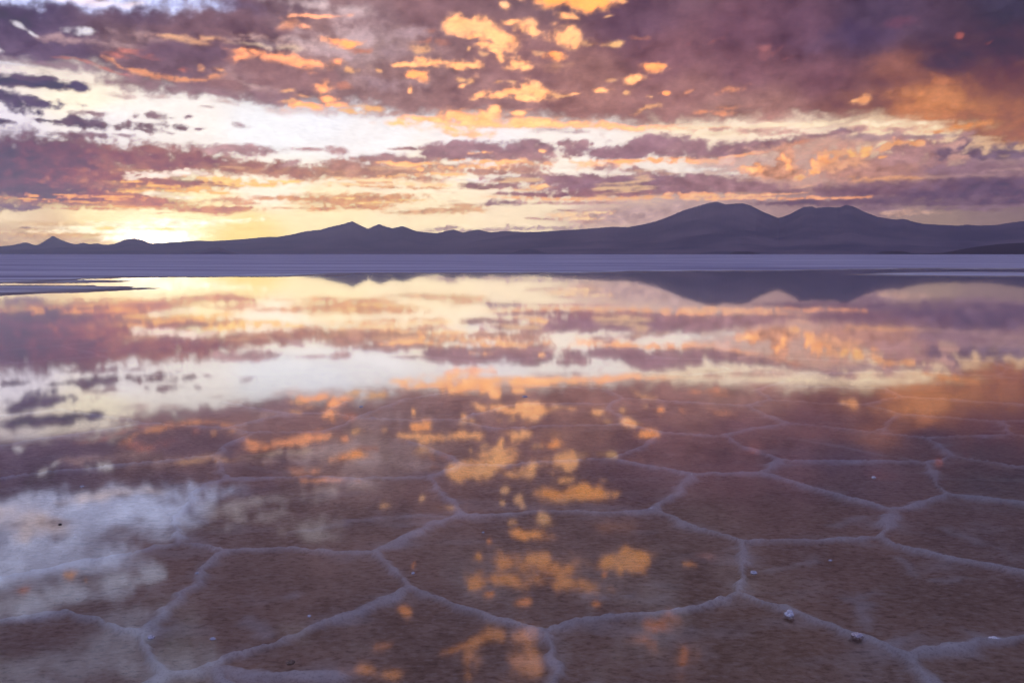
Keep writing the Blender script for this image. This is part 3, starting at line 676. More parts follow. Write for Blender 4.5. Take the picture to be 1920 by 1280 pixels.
(-25.22,14.05,1.74,0.277,0,255,222,210,0.6,0.8,0.6,0,1.25),
(-22.84,14.14,0.9,0.188,0,255,222,210,0.6,0.8,0.6,0,1.25),
(-25.03,16.37,1.0,0.273,0,128,112,130,0.8,0.8,0.8,0,1),
(-27.83,16.09,0.67,0.238,0,128,112,130,0.8,0.8,0.8,0,1),
(-30.44,15.03,0.58,0.175,0,128,112,130,0.8,0.8,0.8,0,1),
(-27.29,15.35,1.13,0.18,0,128,112,130,0.8,0.8,0.8,0,1),
(-27.24,14.27,0.39,0.121,0,128,112,130,0.8,0.8,0.8,0,1),
(-24.28,14.24,0.35,0.155,0,128,112,130,0.8,0.8,0.8,0,1),
(-23.67,15.86,0.48,0.154,0,128,112,130,0.8,0.8,0.8,0,1),
(-21.41,16.64,0.93,0.249,0,128,112,130,0.8,0.8,0.8,0,1),
(-15.92,15.38,2.63,0.292,0,205,192,200,0.65,0.8,0.8,0,1.1),
(-17.89,15.71,1.93,0.513,0,205,192,200,0.65,0.8,0.8,0,1.1),
(-16.61,16.3,1.96,0.321,0,205,192,200,0.65,0.8,0.8,0,1.1),
(-12.62,17.23,1.7,0.52,0,205,192,200,0.65,0.8,0.8,0,1.1),
(-11.96,17.93,1.37,0.324,0,205,192,200,0.65,0.8,0.8,0,1.1),
(-18.24,16.64,1.61,0.254,0,205,192,200,0.65,0.8,0.8,0,1.1),
(-22.41,18.63,0.73,0.427,0,212,216,246,0.9,0.7,0.8,0,1.2),
(-25.44,18.98,2.34,0.356,0,212,216,246,0.9,0.7,0.8,0,1.2),
(-23.8,18.97,1.5,0.301,0,212,216,246,0.9,0.7,0.8,0,1.2),
(-28.62,19.42,3.32,0.575,0,212,216,246,0.9,0.7,0.8,0,1.2),
(-29.47,19.85,2.73,0.455,0,212,216,246,0.9,0.7,0.8,0,1.2),
(-28.52,23.01,4.75,0.723,0,198,202,236,0.6,0.8,0.7,0,1.1),
(-25.02,22.79,2.08,0.977,0,198,202,236,0.6,0.8,0.7,0,1.1),
(-22.65,24.18,2.78,0.692,0,198,202,236,0.6,0.8,0.7,0,1.1),
(-24.65,21.24,1.79,0.469,0,198,202,236,0.6,0.8,0.7,0,1.1),
(-29.39,18.42,3.27,0.634,0,200,208,246,0.5,0.9,0.7,0,1.2),
(-26.93,19.7,2.57,0.466,0,200,208,246,0.5,0.9,0.7,0,1.2),
(-30.03,20.03,2.43,0.395,0,200,208,246,0.5,0.9,0.7,0,1.2),
(-25.58,21.97,1.76,0.75,0,200,208,246,0.5,0.9,0.7,0,1.2),
(-28.0,23.81,5.09,0.554,0,200,208,246,0.5,0.9,0.7,0,1.2),
(-28.72,21.41,2.78,0.734,0,84,70,90,1,0.6,0.7,0,1),
(-29.58,21.96,1.64,0.557,0,84,70,90,1,0.6,0.7,0,1),
(-27.15,18.42,0.57,0.235,15,250,178,118,1,0.5,0.6,0,1.7),
(-26.22,18.8,0.17,0.177,0,250,178,118,1,0.5,0.6,0,1.7),
(-29.91,18.76,0.38,0.2,0,205,134,112,1,0.5,0.6,0,1.5),
(4.36,15.42,2.54,0.504,0,255,166,90,1,0.5,0.6,0,1.5),
(2.84,15.51,1.06,0.303,0,255,166,90,1,0.5,0.6,0,1.5),
(5.13,15.3,1.41,0.605,0,255,166,90,1,0.5,0.6,0,1.5),
(-0.25,15.22,0.43,0.236,0,245,182,134,1,0.5,0.6,0,1.5),
(0.89,15.83,0.36,0.336,0,245,182,134,1,0.5,0.6,0,1.5),
(0.89,16.3,0.28,0.201,0,245,182,134,1,0.5,0.6,0,1.5),
(-0.53,16.0,0.28,0.134,0,245,182,134,1,0.5,0.6,0,1.5),
(-7.84,16.19,0.63,0.166,0,245,182,134,1,0.5,0.6,0,1.5),
(-5.91,15.82,0.21,0.167,0,245,182,134,1,0.5,0.6,0,1.5),
(-3.98,16.2,0.71,0.201,0,245,182,134,1,0.5,0.6,0,1.5),
(0.18,17.3,0.43,0.233,0,245,182,134,1,0.5,0.6,0,1.5),
(2.49,17.12,0.78,0.333,0,245,182,134,1,0.5,0.6,0,1.5),
(1.53,17.96,1.28,0.331,0,255,166,90,1,0.45,0.6,0,1.9),
(0.89,18.03,0.57,0.265,0,255,166,90,1,0.45,0.6,0,1.9),
(-0.36,19.78,0.79,0.588,0,252,166,98,1,0.8,0.9,0,1.6),
(0.89,19.94,1.43,0.652,0,252,166,98,1,0.8,0.9,0,1.6),
(1.79,19.47,1.43,0.458,0,252,166,98,1,0.8,0.9,0,1.6),
(3.04,19.98,1.57,0.651,0,252,166,98,1,0.8,0.9,0,1.6),
(4.01,20.87,1.86,0.516,0,252,166,98,1,0.8,0.9,0,1.6),
(0.0,20.91,1.08,0.452,0,252,166,98,1,0.8,0.9,0,1.6),
(-2.33,20.9,0.72,0.549,0,252,166,98,1,0.8,0.9,0,1.6),
(-1.25,20.84,0.86,0.291,0,252,166,98,1,0.8,0.9,0,1.6),
(-2.04,19.47,0.36,0.327,0,252,166,98,1,0.8,0.9,0,1.6),
(2.87,20.73,1.79,0.388,0,252,166,98,1,0.8,0.9,0,1.6),
(-1.54,21.9,0.5,0.224,0,248,150,84,1,0.6,0.6,0,1.8),
(0.29,22.07,0.58,0.192,20,248,150,84,1,0.6,0.6,0,1.8),
(5.56,22.1,0.32,0.191,0,248,150,84,1,0.6,0.6,0,1.8),
(-1.36,18.49,0.25,0.132,0,248,150,84,1,0.6,0.6,0,1.8),
(-6.34,19.63,0.21,0.26,0,248,150,84,1,0.6,0.6,0,1.8),
(6.07,20.26,0.32,0.194,0,248,150,84,1,0.6,0.6,0,1.8),
(6.31,19.6,0.88,0.358,0,252,168,100,1,0.7,0.9,0,1.6),
(8.35,19.68,0.98,0.647,0,252,168,100,1,0.7,0.9,0,1.6),
(7.48,20.04,0.85,0.323,0,252,168,100,1,0.7,0.9,0,1.6),
(7.81,18.86,0.42,0.391,0,252,168,100,1,0.7,0.9,0,1.6),
(8.69,19.24,0.7,0.389,0,252,168,100,1,0.7,0.9,0,1.6),
(7.44,17.33,1.4,0.396,0,210,140,100,0.5,0.9,0.6,0,1.2),
(-6.98,22.37,0.43,0.285,0,250,155,88,1,0.6,0.6,0,1.7),
(-8.78,24.4,0.56,0.277,0,250,155,88,1,0.6,0.6,0,1.7),
(-3.61,24.83,2.02,0.278,10,248,162,100,1,0.8,0.9,0,1.7),
(-1.8,24.4,1.66,0.467,15,248,162,100,1,0.8,0.9,0,1.7),
(0.9,25.49,1.23,1.168,0,248,162,100,1,0.8,0.9,0,1.7),
(-10.22,25.83,1.54,0.331,0,248,162,100,1,0.8,0.9,0,1.7),
(-7.85,26.1,0.92,0.272,0,248,162,100,1,0.8,0.9,0,1.7),
(-2.71,25.92,0.58,0.733,0,248,162,100,1,0.8,0.9,0,1.7),
(0.72,24.09,0.87,0.5,0,248,162,100,1,0.8,0.9,0,1.7),
(11.78,19.42,0.48,0.192,-10,255,166,90,1,0.5,0.6,0,2),
(12.39,18.87,0.75,0.193,0,205,134,112,0.7,0.5,0.6,0,1.4),
(11.53,24.95,0.49,0.849,0,246,144,80,0.85,0.9,0.9,0,1.6),
(10.17,23.2,1.4,0.435,0,246,144,80,0.85,0.9,0.9,0,1.6),
(8.95,24.14,1.06,0.432,0,246,144,80,0.85,0.9,0.9,0,1.6)]
RIDGE_FAR=[(-48,0),(-44,0.5),(-41,0.9),(-38.5,0.45),(-36.103,0.292),(-33.05,0.533),(-31.577,0.424),(-30.049,0.431),(-29.526,0.493),(-28.994,0.616),(-28.727,0.678),(-28.415,0.529),(-28.147,0.53),(-27.757,0.805),(-27.367,1.051),(-27.102,0.871),(-26.834,0.751),(-26.29,0.57),(-25.784,0.665),(-25.536,0.573),(-25.11,0.638),(-24.604,0.515),(-23.457,0.394),(-21.099,0.208),(-18,0)]
RIDGE_MID=[(-62,0),(-55,0.7),(-50,0.45),(-45,0.9),(-40,0.3),(-37.221,0.178),(-30.058,0.253),(-26.296,0.416),(-24.888,0.514),(-24.17,0.611),(-23.671,0.833),(-23.145,0.931),(-22.796,0.87),(-22.186,0.652),(-21.681,0.654),(-20.779,0.722),(-19.56,0.825),(-18.637,0.797),(-17.071,0.902),(-15.477,1.075),(-14.834,1.078),(-14.023,1.215),(-13.04,1.453),(-12.218,1.525),(-11.554,1.729),(-10.888,1.867),(-10.219,2.09),(-9.722,1.841),(-9.223,1.607),(-8.885,1.778),(-8.513,1.897),(-7.706,1.648),(-7.026,1.786),(-6.18,1.483),(-5.771,1.416),(-4.815,1.35),(-3.785,1.591),(-3.168,1.387),(-2.239,1.593),(-1.379,1.389),(-0.517,1.492),(0.689,1.423),(3.443,1.455),(8.219,1.239),(14.844,0.714),(24.043,0.204),(27,0.05),(30,0)]
RIDGE_RIGHT=[(-6,0),(-4.824,0.223),(-2.069,0.909),(0.689,1.355),(2.067,1.457),(4.813,1.623),(6.517,1.754),(7.366,1.717),(8.21,1.848),(9.216,2.079),(9.881,2.31),(10.872,2.737),(11.857,3.027),(12.282,3.154),(12.933,3.278),(13.491,3.106),(14.041,3.132),(14.557,3.141),(15.01,3.02),(15.755,2.617),(16.718,2.213),(17.34,2.433),(18.168,2.874),(18.662,2.898),(18.881,2.798),(19.492,2.851),(20.193,2.807),(20.61,2.958),(21.004,2.856),(21.612,2.528),(22.422,2.199),(23.392,2.027),(23.766,2.084),(24.26,1.92),(24.921,1.756),(26.712,1.638),(27.147,1.692),(27.692,1.623),(28.601,1.64),(29.385,1.776),(30.234,1.879),(31.988,2.076),(34.417,1.653),(38.883,0.975),(42,1.0),(46,1.5),(50,0.9),(56,1.1),(62,0.5),(68,0)]
RIDGE_NEAR=[(24.051,0.003),(26.033,0.077),(26.856,0.261),(27.667,0.411),(28.733,0.557),(30.038,0.639),(32.057,0.771),(35.632,0.6),(38.93,0.227),(42,0.5),(47,0.25),(52,0)]
LOW_HILLS=[[(-20.198,0.003),(-19.429,0.146),(-18.805,0.374),(-18.338,0.408),(-17.876,0.213),(-17.097,0.003)],[(-0.173,0.003),(0.518,0.258),(1.036,0.344),(1.554,0.309),(2.072,0.12),(2.59,0.003)],[(13.726,0.003),(14.21,0.167),(15.019,0.166),(15.666,0.003)],[(22.299,0.003),(22.735,0.174),(23.755,0.189),(24.625,0.003)]]
NODES={1:(0.124,3.394),2:(-0.489,3.905),3:(-0.706,4.408),4:(-0.306,5.021),5:(0.85,5.108),6:(1.219,4.519),7:(1.037,3.803),8:(0.124,2.78),9:(1.484,3.245),10:(2.374,3.429),11:(1.536,2.713),12:(2.016,4.58),13:(2.297,5.141),14:(2.614,3.828),15:(2.798,5.461),16:(3.485,5.152),17:(1.729,6.03),18:(1.244,5.97),19:(1.96,6.403),20:(2.999,6.335),21:(3.305,6.543),22:(3.993,5.925),23:(3.444,7.191),24:(4.216,7.368),25:(4.712,7.085),26:(4.461,7.901),27:(5.436,8.196),28:(2.45,7.849),29:(1.762,7.323),30:(1.3,7.391),31:(0.771,6.437),32:(1.005,7.824),33:(0.956,8.858),34:(1.15,9.195),35:(1.089,9.829),36:(0.156,10.2),37:(2.37,8.762),38:(2.725,9.091),39:(2.715,9.789),40:(3.594,8.826),41:(4.16,9.301),42:(4.234,9.909),43:(5.131,8.826),44:(3.721,8.281),45:(3.162,7.506),46:(-0.335,6.235),47:(-0.583,5.896),48:(-1.93,5.867),49:(-2.272,6.543),50:(-2.021,5.512),51:(-3.799,5.684),52:(-2.245,6.982),53:(-2.258,7.368),54:(-2.493,7.649),55:(-2.13,8.281),56:(-3.331,7.798),57:(-3.574,8.059),58:(-4.359,6.543),59:(-1.647,7.436),60:(-1.415,8.114),62:(-2.927,8.923),63:(-0.542,7.953),64:(-1.131,9.091),65:(-0.135,7.577),66:(-0.197,8.455),67:(-1.79,4.519),68:(-1.481,4.383),69:(-2.649,3.809),71:(-1.5,3.414),72:(-1.886,3.618),73:(-1.251,3.058),74:(-1.079,3.104),75:(-0.657,3.058),76:(-1.327,2.746),77:(-0.838,2.746),78:(-0.705,9.595),79:(-1.807,8.338),80:(-1.715,9.023),81:(0.082,8.923),82:(-2.271,3.404),83:(3.251,10.419),84:(3.329,10.073),85:(-0.507,6.579),86:(-0.873,7.085),87:(5.635,8.923),88:(7.351,11.034),89:(5.755,10.694),90:(-4.815,8.169),91:(-4.441,8.514)}
RIDGES=[(1,2),(2,3),(3,4),(4,5),(5,6),(6,7),(7,1),(1,8),(7,9),(9,10),(9,11),(6,12),(12,13),(12,14),(13,15),(15,16),(17,13),(18,17),(18,5),(19,17),(19,20),(15,20),(20,21),(21,22),(23,21),(23,24),(24,25),(24,26),(26,27),(28,23),(28,29),(29,19),(30,29),(30,31),(31,18),(30,32),(32,33),(33,34),(34,35),(35,36),(34,37),(37,28),(37,38),(38,39),(38,40),(40,41),(41,42),(41,43),(40,44),(44,45),(44,26),(31,46),(46,47),(47,4),(47,48),(48,49),(48,50),(49,51),(49,52),(52,53),(53,54),(54,55),(54,56),(56,57),(56,58),(53,59),(59,60),(55,79),(79,60),(79,80),(55,62),(60,63),(60,64),(64,78),(63,65),(63,66),(66,81),(81,33),(65,32),(67,68),(68,3),(67,69),(67,50),(68,71),(71,72),(71,73),(73,74),(74,2),(74,75),(73,76),(74,77),(72,82),(39,83),(42,84),(46,85),(85,86),(43,87),(89,88),(57,91),(91,90)]
WISPS=[[(1.504,3.809),(1.57,3.766),(1.499,3.676),(1.488,3.59),(1.467,3.481)],[(1.504,3.809),(1.706,3.892)],[(1.437,3.354),(1.586,3.404),(1.799,3.535),(1.88,3.354)],[(2.431,4.766),(2.491,4.493),(2.514,4.287)],[(-1.186,4.766),(-0.968,4.865)],[(-1.13,3.562),(-1.037,3.508),(-0.982,3.429)],[(-1.148,3.735),(-1.026,3.809)],[(2.316,7.235),(2.558,6.922),(2.782,6.634),(3.003,6.403)],[(1.784,4.865),(2.111,4.999)],[(1.953,4.287),(1.964,4.027),(2.184,4.062)],[(-0.977,4.916),(-0.741,4.968),(-0.342,4.999)],[(1.498,4.287),(1.24,4.135)],[(0.336,3.828),(0.476,3.797)]]
LUMPS=[(1.163, 3.559, 0.0587, 0.85, 'largest pale salt lump lying beside the ridge at lower right', 'pale'), (1.367, 3.353, 0.0523, 0.6, 'low tan salt lump leaning on the ridge right of the largest lump', 'tan'), (1.145, 4.04, 0.0378, 0.6, 'small white salt chip just right of the thick upright ridge', 'white'), (-1.421, 3.334, 0.0357, 0.45, 'flat whitish salt flake near the lower left corner ridges', 'white'), (-1.174, 3.32, 0.0255, 0.5, 'small grey salt crumb right of the flat flake at lower left', 'grey'), (-0.819, 3.122, 0.0388, 0.5, 'brown salt clod at the bottom edge left of centre', 'brown'), (-2.521, 4.785, 0.0238, 0.4, 'tiny dark speck on the bright cloud reflection at left', 'dark'), (-0.156, 4.644, 0.0178, 0.5, 'tiny white crumb in the upper left of the central plate', 'white'), (-1.493, 8.6, 0.059, 0.4, 'distant white salt crumb in the water left of centre', 'white'), (0.136, 9.216, 0.0679, 0.45, 'distant grey salt crumb in front of the lit cloud band reflection', 'grey'), (2.443, 5.825, 0.0393, 0.55, 'small pinkish salt crumb alone in the plate at right', 'pale'), (1.568, 4.206, 0.0201, 0.5, 'tiny white crumb in the dark plate right of the thick upright ridge', 'white'), (-0.467, 4.033, 0.021, 0.7, 'tiny white chip at the corner of the ridge left of centre', 'white'), (-0.845, 3.538, 0.0191, 0.5, 'tiny white crumb on the long ridge at lower left', 'white'), (-1.488, 4.033, 0.0221, 0.4, 'small white flake beside the slanting ridge at left', 'white'), (-2.792, 5.593, 0.0351, 0.4, 'tiny white flake in the dark cloud reflection at far left', 'white')]
SHORE=[(-43.35, 60.63), (-30.15, 53.85), (-28.57, 53.53), (-26.38, 56.19), (-25.82, 60.19), (-21.76, 62.42), (-18.71, 62.67), (-10.95, 64.3), (-8.93, 68.23), (-2.08, 70.3), (4.84, 71.51), (10.94, 78.17), (18.07, 86.04), (21.14, 93.86), (30.11, 104.89), (41.02, 124.8)]
BARS=[[(-15.66, 38.6), (-17.4, 40.49), (-19.25, 41.86), (-21.39, 42.57), (-23.19, 42.57), (-24.74, 42.57), (-31.92, 41.86), (-43.47, 38.6), (-31.33, 27.78), (-22.21, 29.08), (-18.43, 31.69), (-18.21, 33.4), (-17.46, 34.32), (-16.48, 35.81), (-15.97, 37.15)], [(-25.45, 45.71), (-26.19, 50.34), (-24.71, 51.38), (-23.38, 50.86), (-21.34, 49.34), (-21.04, 47.64), (-22.82, 46.57), (-24.99, 44.88)], [(24.86, 65.28), (30.58, 72.29), (38.37, 75.59), (42.56, 73.36), (56.9, 70.25), (43.44, 53.6), (34.05, 58.66), (30.29, 59.64), (27.54, 61.56), (25.19, 63.12)]]
HAZE_D = 5.2e-5
HAZE_TOP, HAZE_SIDE = 1750.0, 42000.0
HAZE_COLOR = (.52, .62, 1.0, 1)
HAZE_LIGHT = [(-180,.08,.08,.16),(-60,.17,.15,.2),(-26,.19,.17,.25),(-12,.155,.145,.215),(0,.16,.135,.195),(12,.115,.105,.17),(28,.1,.085,.15),(180,.08,.08,.15)]

# ------------------------------------------------------------------ numpy noise
def _hash(ix, iy, seed):
    h = (ix.astype(np.int64) * 374761393 + iy.astype(np.int64) * 668265263 + seed * 1442695041) & 0xFFFFFFFF
    h = ((h ^ (h >> 13)) * 1274126177) & 0xFFFFFFFF
    h = h ^ (h >> 16)
    return (h & 0xFFFF).astype(np.float32) * np.float32(2 * math.pi / 65536.0)

def perlin(x, y, seed=0):
    xi = np.floor(x); yi = np.floor(y)
    xf = (x - xi).astype(np.float32); yf = (y - yi).astype(np.float32)
    xi = xi.astype(np.int64); yi = yi.astype(np.int64)
    u = xf * xf * xf * (xf * (xf * 6 - 15) + 10)
    v = yf * yf * yf * (yf * (yf * 6 - 15) + 10)
    def g(dx, dy):
        a = _hash(xi + dx, yi + dy, seed)
        return np.cos(a) * (xf - dx) + np.sin(a) * (yf - dy)
    n0 = g(0, 0) * (1 - u) + g(1, 0) * u
    n1 = g(0, 1) * (1 - u) + g(1, 1) * u
    return (n0 * (1 - v) + n1 * v) * 1.5

def fbm(x, y, octaves=5, seed=0, gain=0.5, billow=False):
    t = 0; a = 1.0; n = 0.0
    for k in range(octaves):
        p = perlin(x * 2.03 ** k + 17.3 * k, y * 2.03 ** k - 9.1 * k, seed + k)
        if billow:
            p = 2 * np.minimum(np.abs(p) * 1.6, 1) - 1
        t = t + a * p; n += a; a *= gain
    return t / n * (1.0 if billow else 1.7)

def lin(c):
    c = np.asarray(c, dtype=np.float64) / 255.0
    return np.where(c <= 0.04045, c / 12.92, ((c + 0.055) / 1.055) ** 2.4)

def sstep(a, b, x):
    t = np.clip((x - a) / (b - a), 0, 1)
    return t * t * (3 - 2 * t)

# ------------------------------------------------------------------ mesh and material helpers
def grid_mesh(name, P, shape):
    nr, nc = shape
    i = np.arange(nr * nc).reshape(nr, nc)
    q = np.stack([i[:-1, :-1], i[:-1, 1:], i[1:, 1:], i[1:, :-1]], -1).reshape(-1, 4)
    return quad_mesh(name, P, q)

def quad_mesh(name, P, q, smooth=True):
    me = bpy.data.meshes.new(name)
    me.vertices.add(len(P)); me.vertices.foreach_set('co', np.asarray(P, np.float32).ravel())
    me.loops.add(q.size); me.loops.foreach_set('vertex_index', q.astype(np.int32).ravel())
    me.polygons.add(len(q))
    me.polygons.foreach_set('loop_start', np.arange(0, q.size, 4, dtype=np.int32))
    me.polygons.foreach_set('use_smooth', np.full(len(q), smooth))
    me.update(calc_edges=True)
    return me

def attr(me, name, values):
    a = me.attributes.new(name, 'FLOAT', 'POINT')
    a.data.foreach_set('value', np.asarray(values, np.float32).ravel())

def attr_col(me, name, rgb):
    a = me.attributes.new(name, 'FLOAT_COLOR', 'POINT')
    c = np.ones((len(rgb), 4), np.float32); c[:, :3] = rgb
    a.data.foreach_set('color', c.ravel())

def obj(name, me, mat, parent=None, kind=None, label=None, cat=None, group=None):
    o = bpy.data.objects.new(name, me)
    COL.objects.link(o)
    if mat: me.materials.append(mat)
    if parent: o.parent = parent
    if kind: o['kind'] = kind
    if label: o['label'] = label
    if cat: o['category'] = cat
    if group: o['group'] = group
    return o

class NT:
    def __init__(s, name):
        s.m = bpy.data.materials.new(name); s.m.use_nodes = True
        s.t = s.m.node_tree; s.t.nodes.clear()
        s.out = s.t.nodes.new('ShaderNodeOutputMaterial')
    def n(s, typ, props=None, **inp):
        nd = s.t.nodes.new('ShaderNode' + typ)
        for k, v in (props or {}).items(): setattr(nd, k, v)
        for k, v in inp.items():
            key = int(k[1:]) if k[0] == 'i' and k[1:].isdigit() else k.replace('_', ' ')
            if isinstance(v, bpy.types.NodeSocket): s.t.links.new(v, nd.inputs[key])
            else: nd.inputs[key].default_value = v
        return nd
    def noise(s, vec, scale, detail=6, rough=0.55):
        return s.n('TexNoise', None, Vector=vec, Scale=scale, Detail=detail, Roughness=rough).outputs['Fac']
    def math(s, op, a, b=0.0, c=0.0):
        return s.n('Math', {'operation': op}, i0=a, i1=b, i2=c).outputs[0]
    def ramp(s, v, a, b, lo=0.0, hi=1.0):
        return s.n('MapRange', {'interpolation_type': 'SMOOTHSTEP'}, Value=v, From_Min=a, From_Max=b, To_Min=lo, To_Max=hi).outputs[0]
    def mix(s, f, a, b):
        nd = s.t.nodes.new('ShaderNodeMix'); nd.data_type = 'RGBA'
        for k, v in ((0, f), (6, a), (7, b)):
            if isinstance(v, bpy.types.NodeSocket): s.t.links.new(v, nd.inputs[k])
            else: nd.inputs[k].default_value = (*v, 1) if isinstance(v, tuple) and len(v) == 3 else v
        return nd.outputs[2]
    def at(s, name):
        return s.n('Attribute', {'attribute_name': name})
    def done(s, sock, what='Surface'):
        s.t.links.new(sock, s.out.inputs[what]); return s.m

# ================================================================== SKY
def colour_field(table, A, El, s):
    num = 0; den = 0
    for a, e, r, g, b in table:
        d2 = (A - a) ** 2 + (1.6 * (El - e)) ** 2
        w = 1.0 / (d2 + s * s) ** 2.2
        num = num + w[..., None] * lin((r, g, b)); den = den + w
    return num / den[..., None]

def banded(A, El, fx, fy, octaves, seed, gain=.55, billow=False):
    """cloud noise whose grain shrinks and flattens towards the horizon, without shear"""
    Ep = np.maximum(El, 0) + 1.2
    lev = np.clip(np.log2(Ep / 1.2), 0, 4.0)          # 0 at the horizon .. 4 high up
    tot = 0
    for k in range(5):
        w = np.clip(1 - np.abs(lev - k), 0, 1)
        rows = np.where(w.max(1) > 0)[0]
        if len(rows) == 0: continue
        s_ = np.s_[rows[0]:rows[-1] + 1]
        n = np.zeros_like(A)
        n[s_] = fbm(A[s_] * fx * 2.0 ** (-.75 * k), El[s_] * fy * 2.0 ** (-k), octaves, seed + 7 * k, gain, billow)
        tot = tot + n * np.sqrt(w)
    return tot

def paint_sky(na=1080, ne=440):
    az = np.concatenate([np.linspace(-180, -78, 40), np.linspace(-76, -36.2, 210), np.linspace(-36, 36, na), np.linspace(36.2, 76, 210), np.linspace(78, 180, 40)])
    el = np.concatenate([np.linspace(-1.5, -0.1, 5), np.linspace(0, 31, ne), np.linspace(32, 90, 30)])
    A, El = np.meshgrid(az, el)
    A = A.astype(np.float32); El = El.astype(np.float32)
    Ep = np.maximum(El, 0) + 1.6
    out = np.abs(A) > 36
    wx = banded(A, El, 1.0, 3.2, 3, 11); wy = banded(A, El, 1.0, 3.2, 3, 23)
    wx2 = banded(A, El, 3.4, 8, 3, 31, .5); wy2 = banded(A, El, 3.4, 8, 3, 43, .5)
    sc = np.clip(Ep / 12.0, .10, 1.2)
    Aw = A + (wx * 0.55 + wx2 * 0.30) * sc
    Ew = El + (wy * 0.22 + wy2 * 0.16) * sc
    N1 = banded(A, El, 2.2, 6.0, 6, 57, .58)
    N2 = banded(A, El, 5.0, 12.0, 4, 71, .50)
    N3 = banded(A, El, 12.0, 26.0, 3, 77, .5)
    NB = banded(A, El, 3.4, 8.0, 5, 83, .55, True)
    NB = (NB - NB.mean()) / NB.std() * .38
    NS = banded(A, El, 0.7, 5.5, 5, 97, .55)
    N1, N2, N3 = [n / n.std() * .36 for n in (N1, N2, N3)]
    edge = 0.45 * N1 + 0.40 * N2 + 0.10 * N3 + 0.34 * NB
    # relief: thickness compared with the thickness a little nearer to the low sun (left and below)
    puff = 0.9 * banded(A, El, 1.7, 4.2, 3, 57, .5) + 0.7 * banded(A, El, 2.6, 5.5, 3, 83, .45, True)
    relief = puff - 0.5 * np.roll(puff, 9, 1) - 0.5 * np.roll(puff, 6, 0)
    relief = np.clip(relief, -1, 1)
    fine = 0.60 * N2 + 0.25 * N3 + 0.35 * NB

    img = colour_field(CLEAR_SKY, A, El, 1.0)
    img = img * (1 + 0.05 * NS[..., None]) * (1 + .12 * sstep(.55, .85, img.mean(-1)))[..., None]
    # the deck, with holes towards the zenith and behind the camera
    bx = [p[0] for p in DECK_EDGE]; by = [p[1] for p in DECK_EDGE]
    lo = np.interp(A, bx, by)
    m = sstep(-0.55, 0.75, (Ew - lo) + 0.6 * edge)
    holes = sstep(0.05, 0.8, banded(A, El, .45, 1.1, 5, 111) + 0.25 * N1)
    hi = sstep(17.5, 24, El)
    over = np.maximum(sstep(27, 40, El), sstep(37, 60, np.abs(A)))
    m = m * (1 - np.maximum(0.7 * hi, 0.9 * over) * np.clip(holes + .35 * over, 0, 1))
    deck = colour_field(DECK_TONE, A, El, 1.3) * np.array([1.05, 1.02, .93])
    tone = 1 + 0.24 * N1 + 0.08 * N2 + 0.03 * N3 + 0.16 * NS + (.10 + .16 * sstep(8, -14, A)) * relief
    deck = deck * np.clip(tone, .6, 1.7)[..., None] ** np.array([1.0, 1.05, 0.95])
    img = img * (1 - m[..., None]) + deck * m[..., None]

    rows = []                                           # the same kind of banks carries on to either side of the view
    rs = random.Random(12)
    for side in (-1, 1):
        for k in range(150):
            a = side * rs.uniform(33.5, 110); e = rs.choice((2.8, 3.6, 4.4, 5.4, 6.6, 8.0, 9.4)) + rs.uniform(-.5, .5)
            f = .5 + .5 * math.cos(math.radians(a - SUN_AZ))
            dk = rs.uniform(.85, 1.15)
            c = [dk * (v0 + (v1 - v0) * f) for v0, v1 in zip((98, 84, 112), (160, 118, 124))]
            if rs.random() < .22 * f: c = (250, 195, 140)
            rows.append((a, e, rs.uniform(1.2, 4.2), rs.uniform(.10, .42) * (e / 6 + .3), 0, *c, .9, .45, .7, .4 * f, 1))
    for (a, e, rx, ry, rot, r, g, b, al, soft, rough, rim, gain) in rows + CLOUDS:
        ex = rx * 1.9 + ry + 1.0; ey = max(ry, rx * abs(math.sin(math.radians(rot)))) * 1.9 + 0.8
        i0, i1 = np.searchsorted(el, e - ey), np.searchsorted(el, e + ey)
        j0, j1 = np.searchsorted(az, a - ex), np.searchsorted(az, a + ex)
        if i1 - i0 < 2 or j1 - j0 < 2: continue
        s_ = np.s_[i0:i1, j0:j1]
        k = min(1.0, 0.4 + ry / 0.45)                   # small clouds keep their place
        dx = A[s_] + (Aw[s_] - A[s_]) * k - a; dy = El[s_] + (Ew[s_] - El[s_]) * k - e
        c, s = math.cos(math.radians(rot)), math.sin(math.radians(rot))
        px = (dx * c - dy * s) / rx; py = (dx * s + dy * c) / ry
        q = 1.0 - np.sqrt(px * px + py * py)
        big = min(1.0, ry / 0.5)
        t = q + rough * (1 + .7 * (1 - big)) * (edge[s_] * (.35 + .65 * big) + fine[s_] * .6 * (1 - .5 * big))
        sf = soft * 1.3 + .18
        body = sstep(-sf * .55, sf, t)
        alpha = body * al
        col = lin((r, g, b)) * gain
        if r > 250 and b < 185 and gain < 1.2: col = col * (1 + (np.array([1.5, 1.0, 0.95]) - 1) * min(1.0, max(0.0, (e - 3.5) / 5.0)))   # sunlit fleece is far brighter in red than the picture can show
        shade = np.clip(1 + 0.15 * N1[s_] + 0.06 * N2[s_] + 0.01 * N3[s_] + 0.05 * NB[s_] + (.45 if rough > .7 and rough < .76 else .20) * relief[s_], .45, 1.7)[..., None]
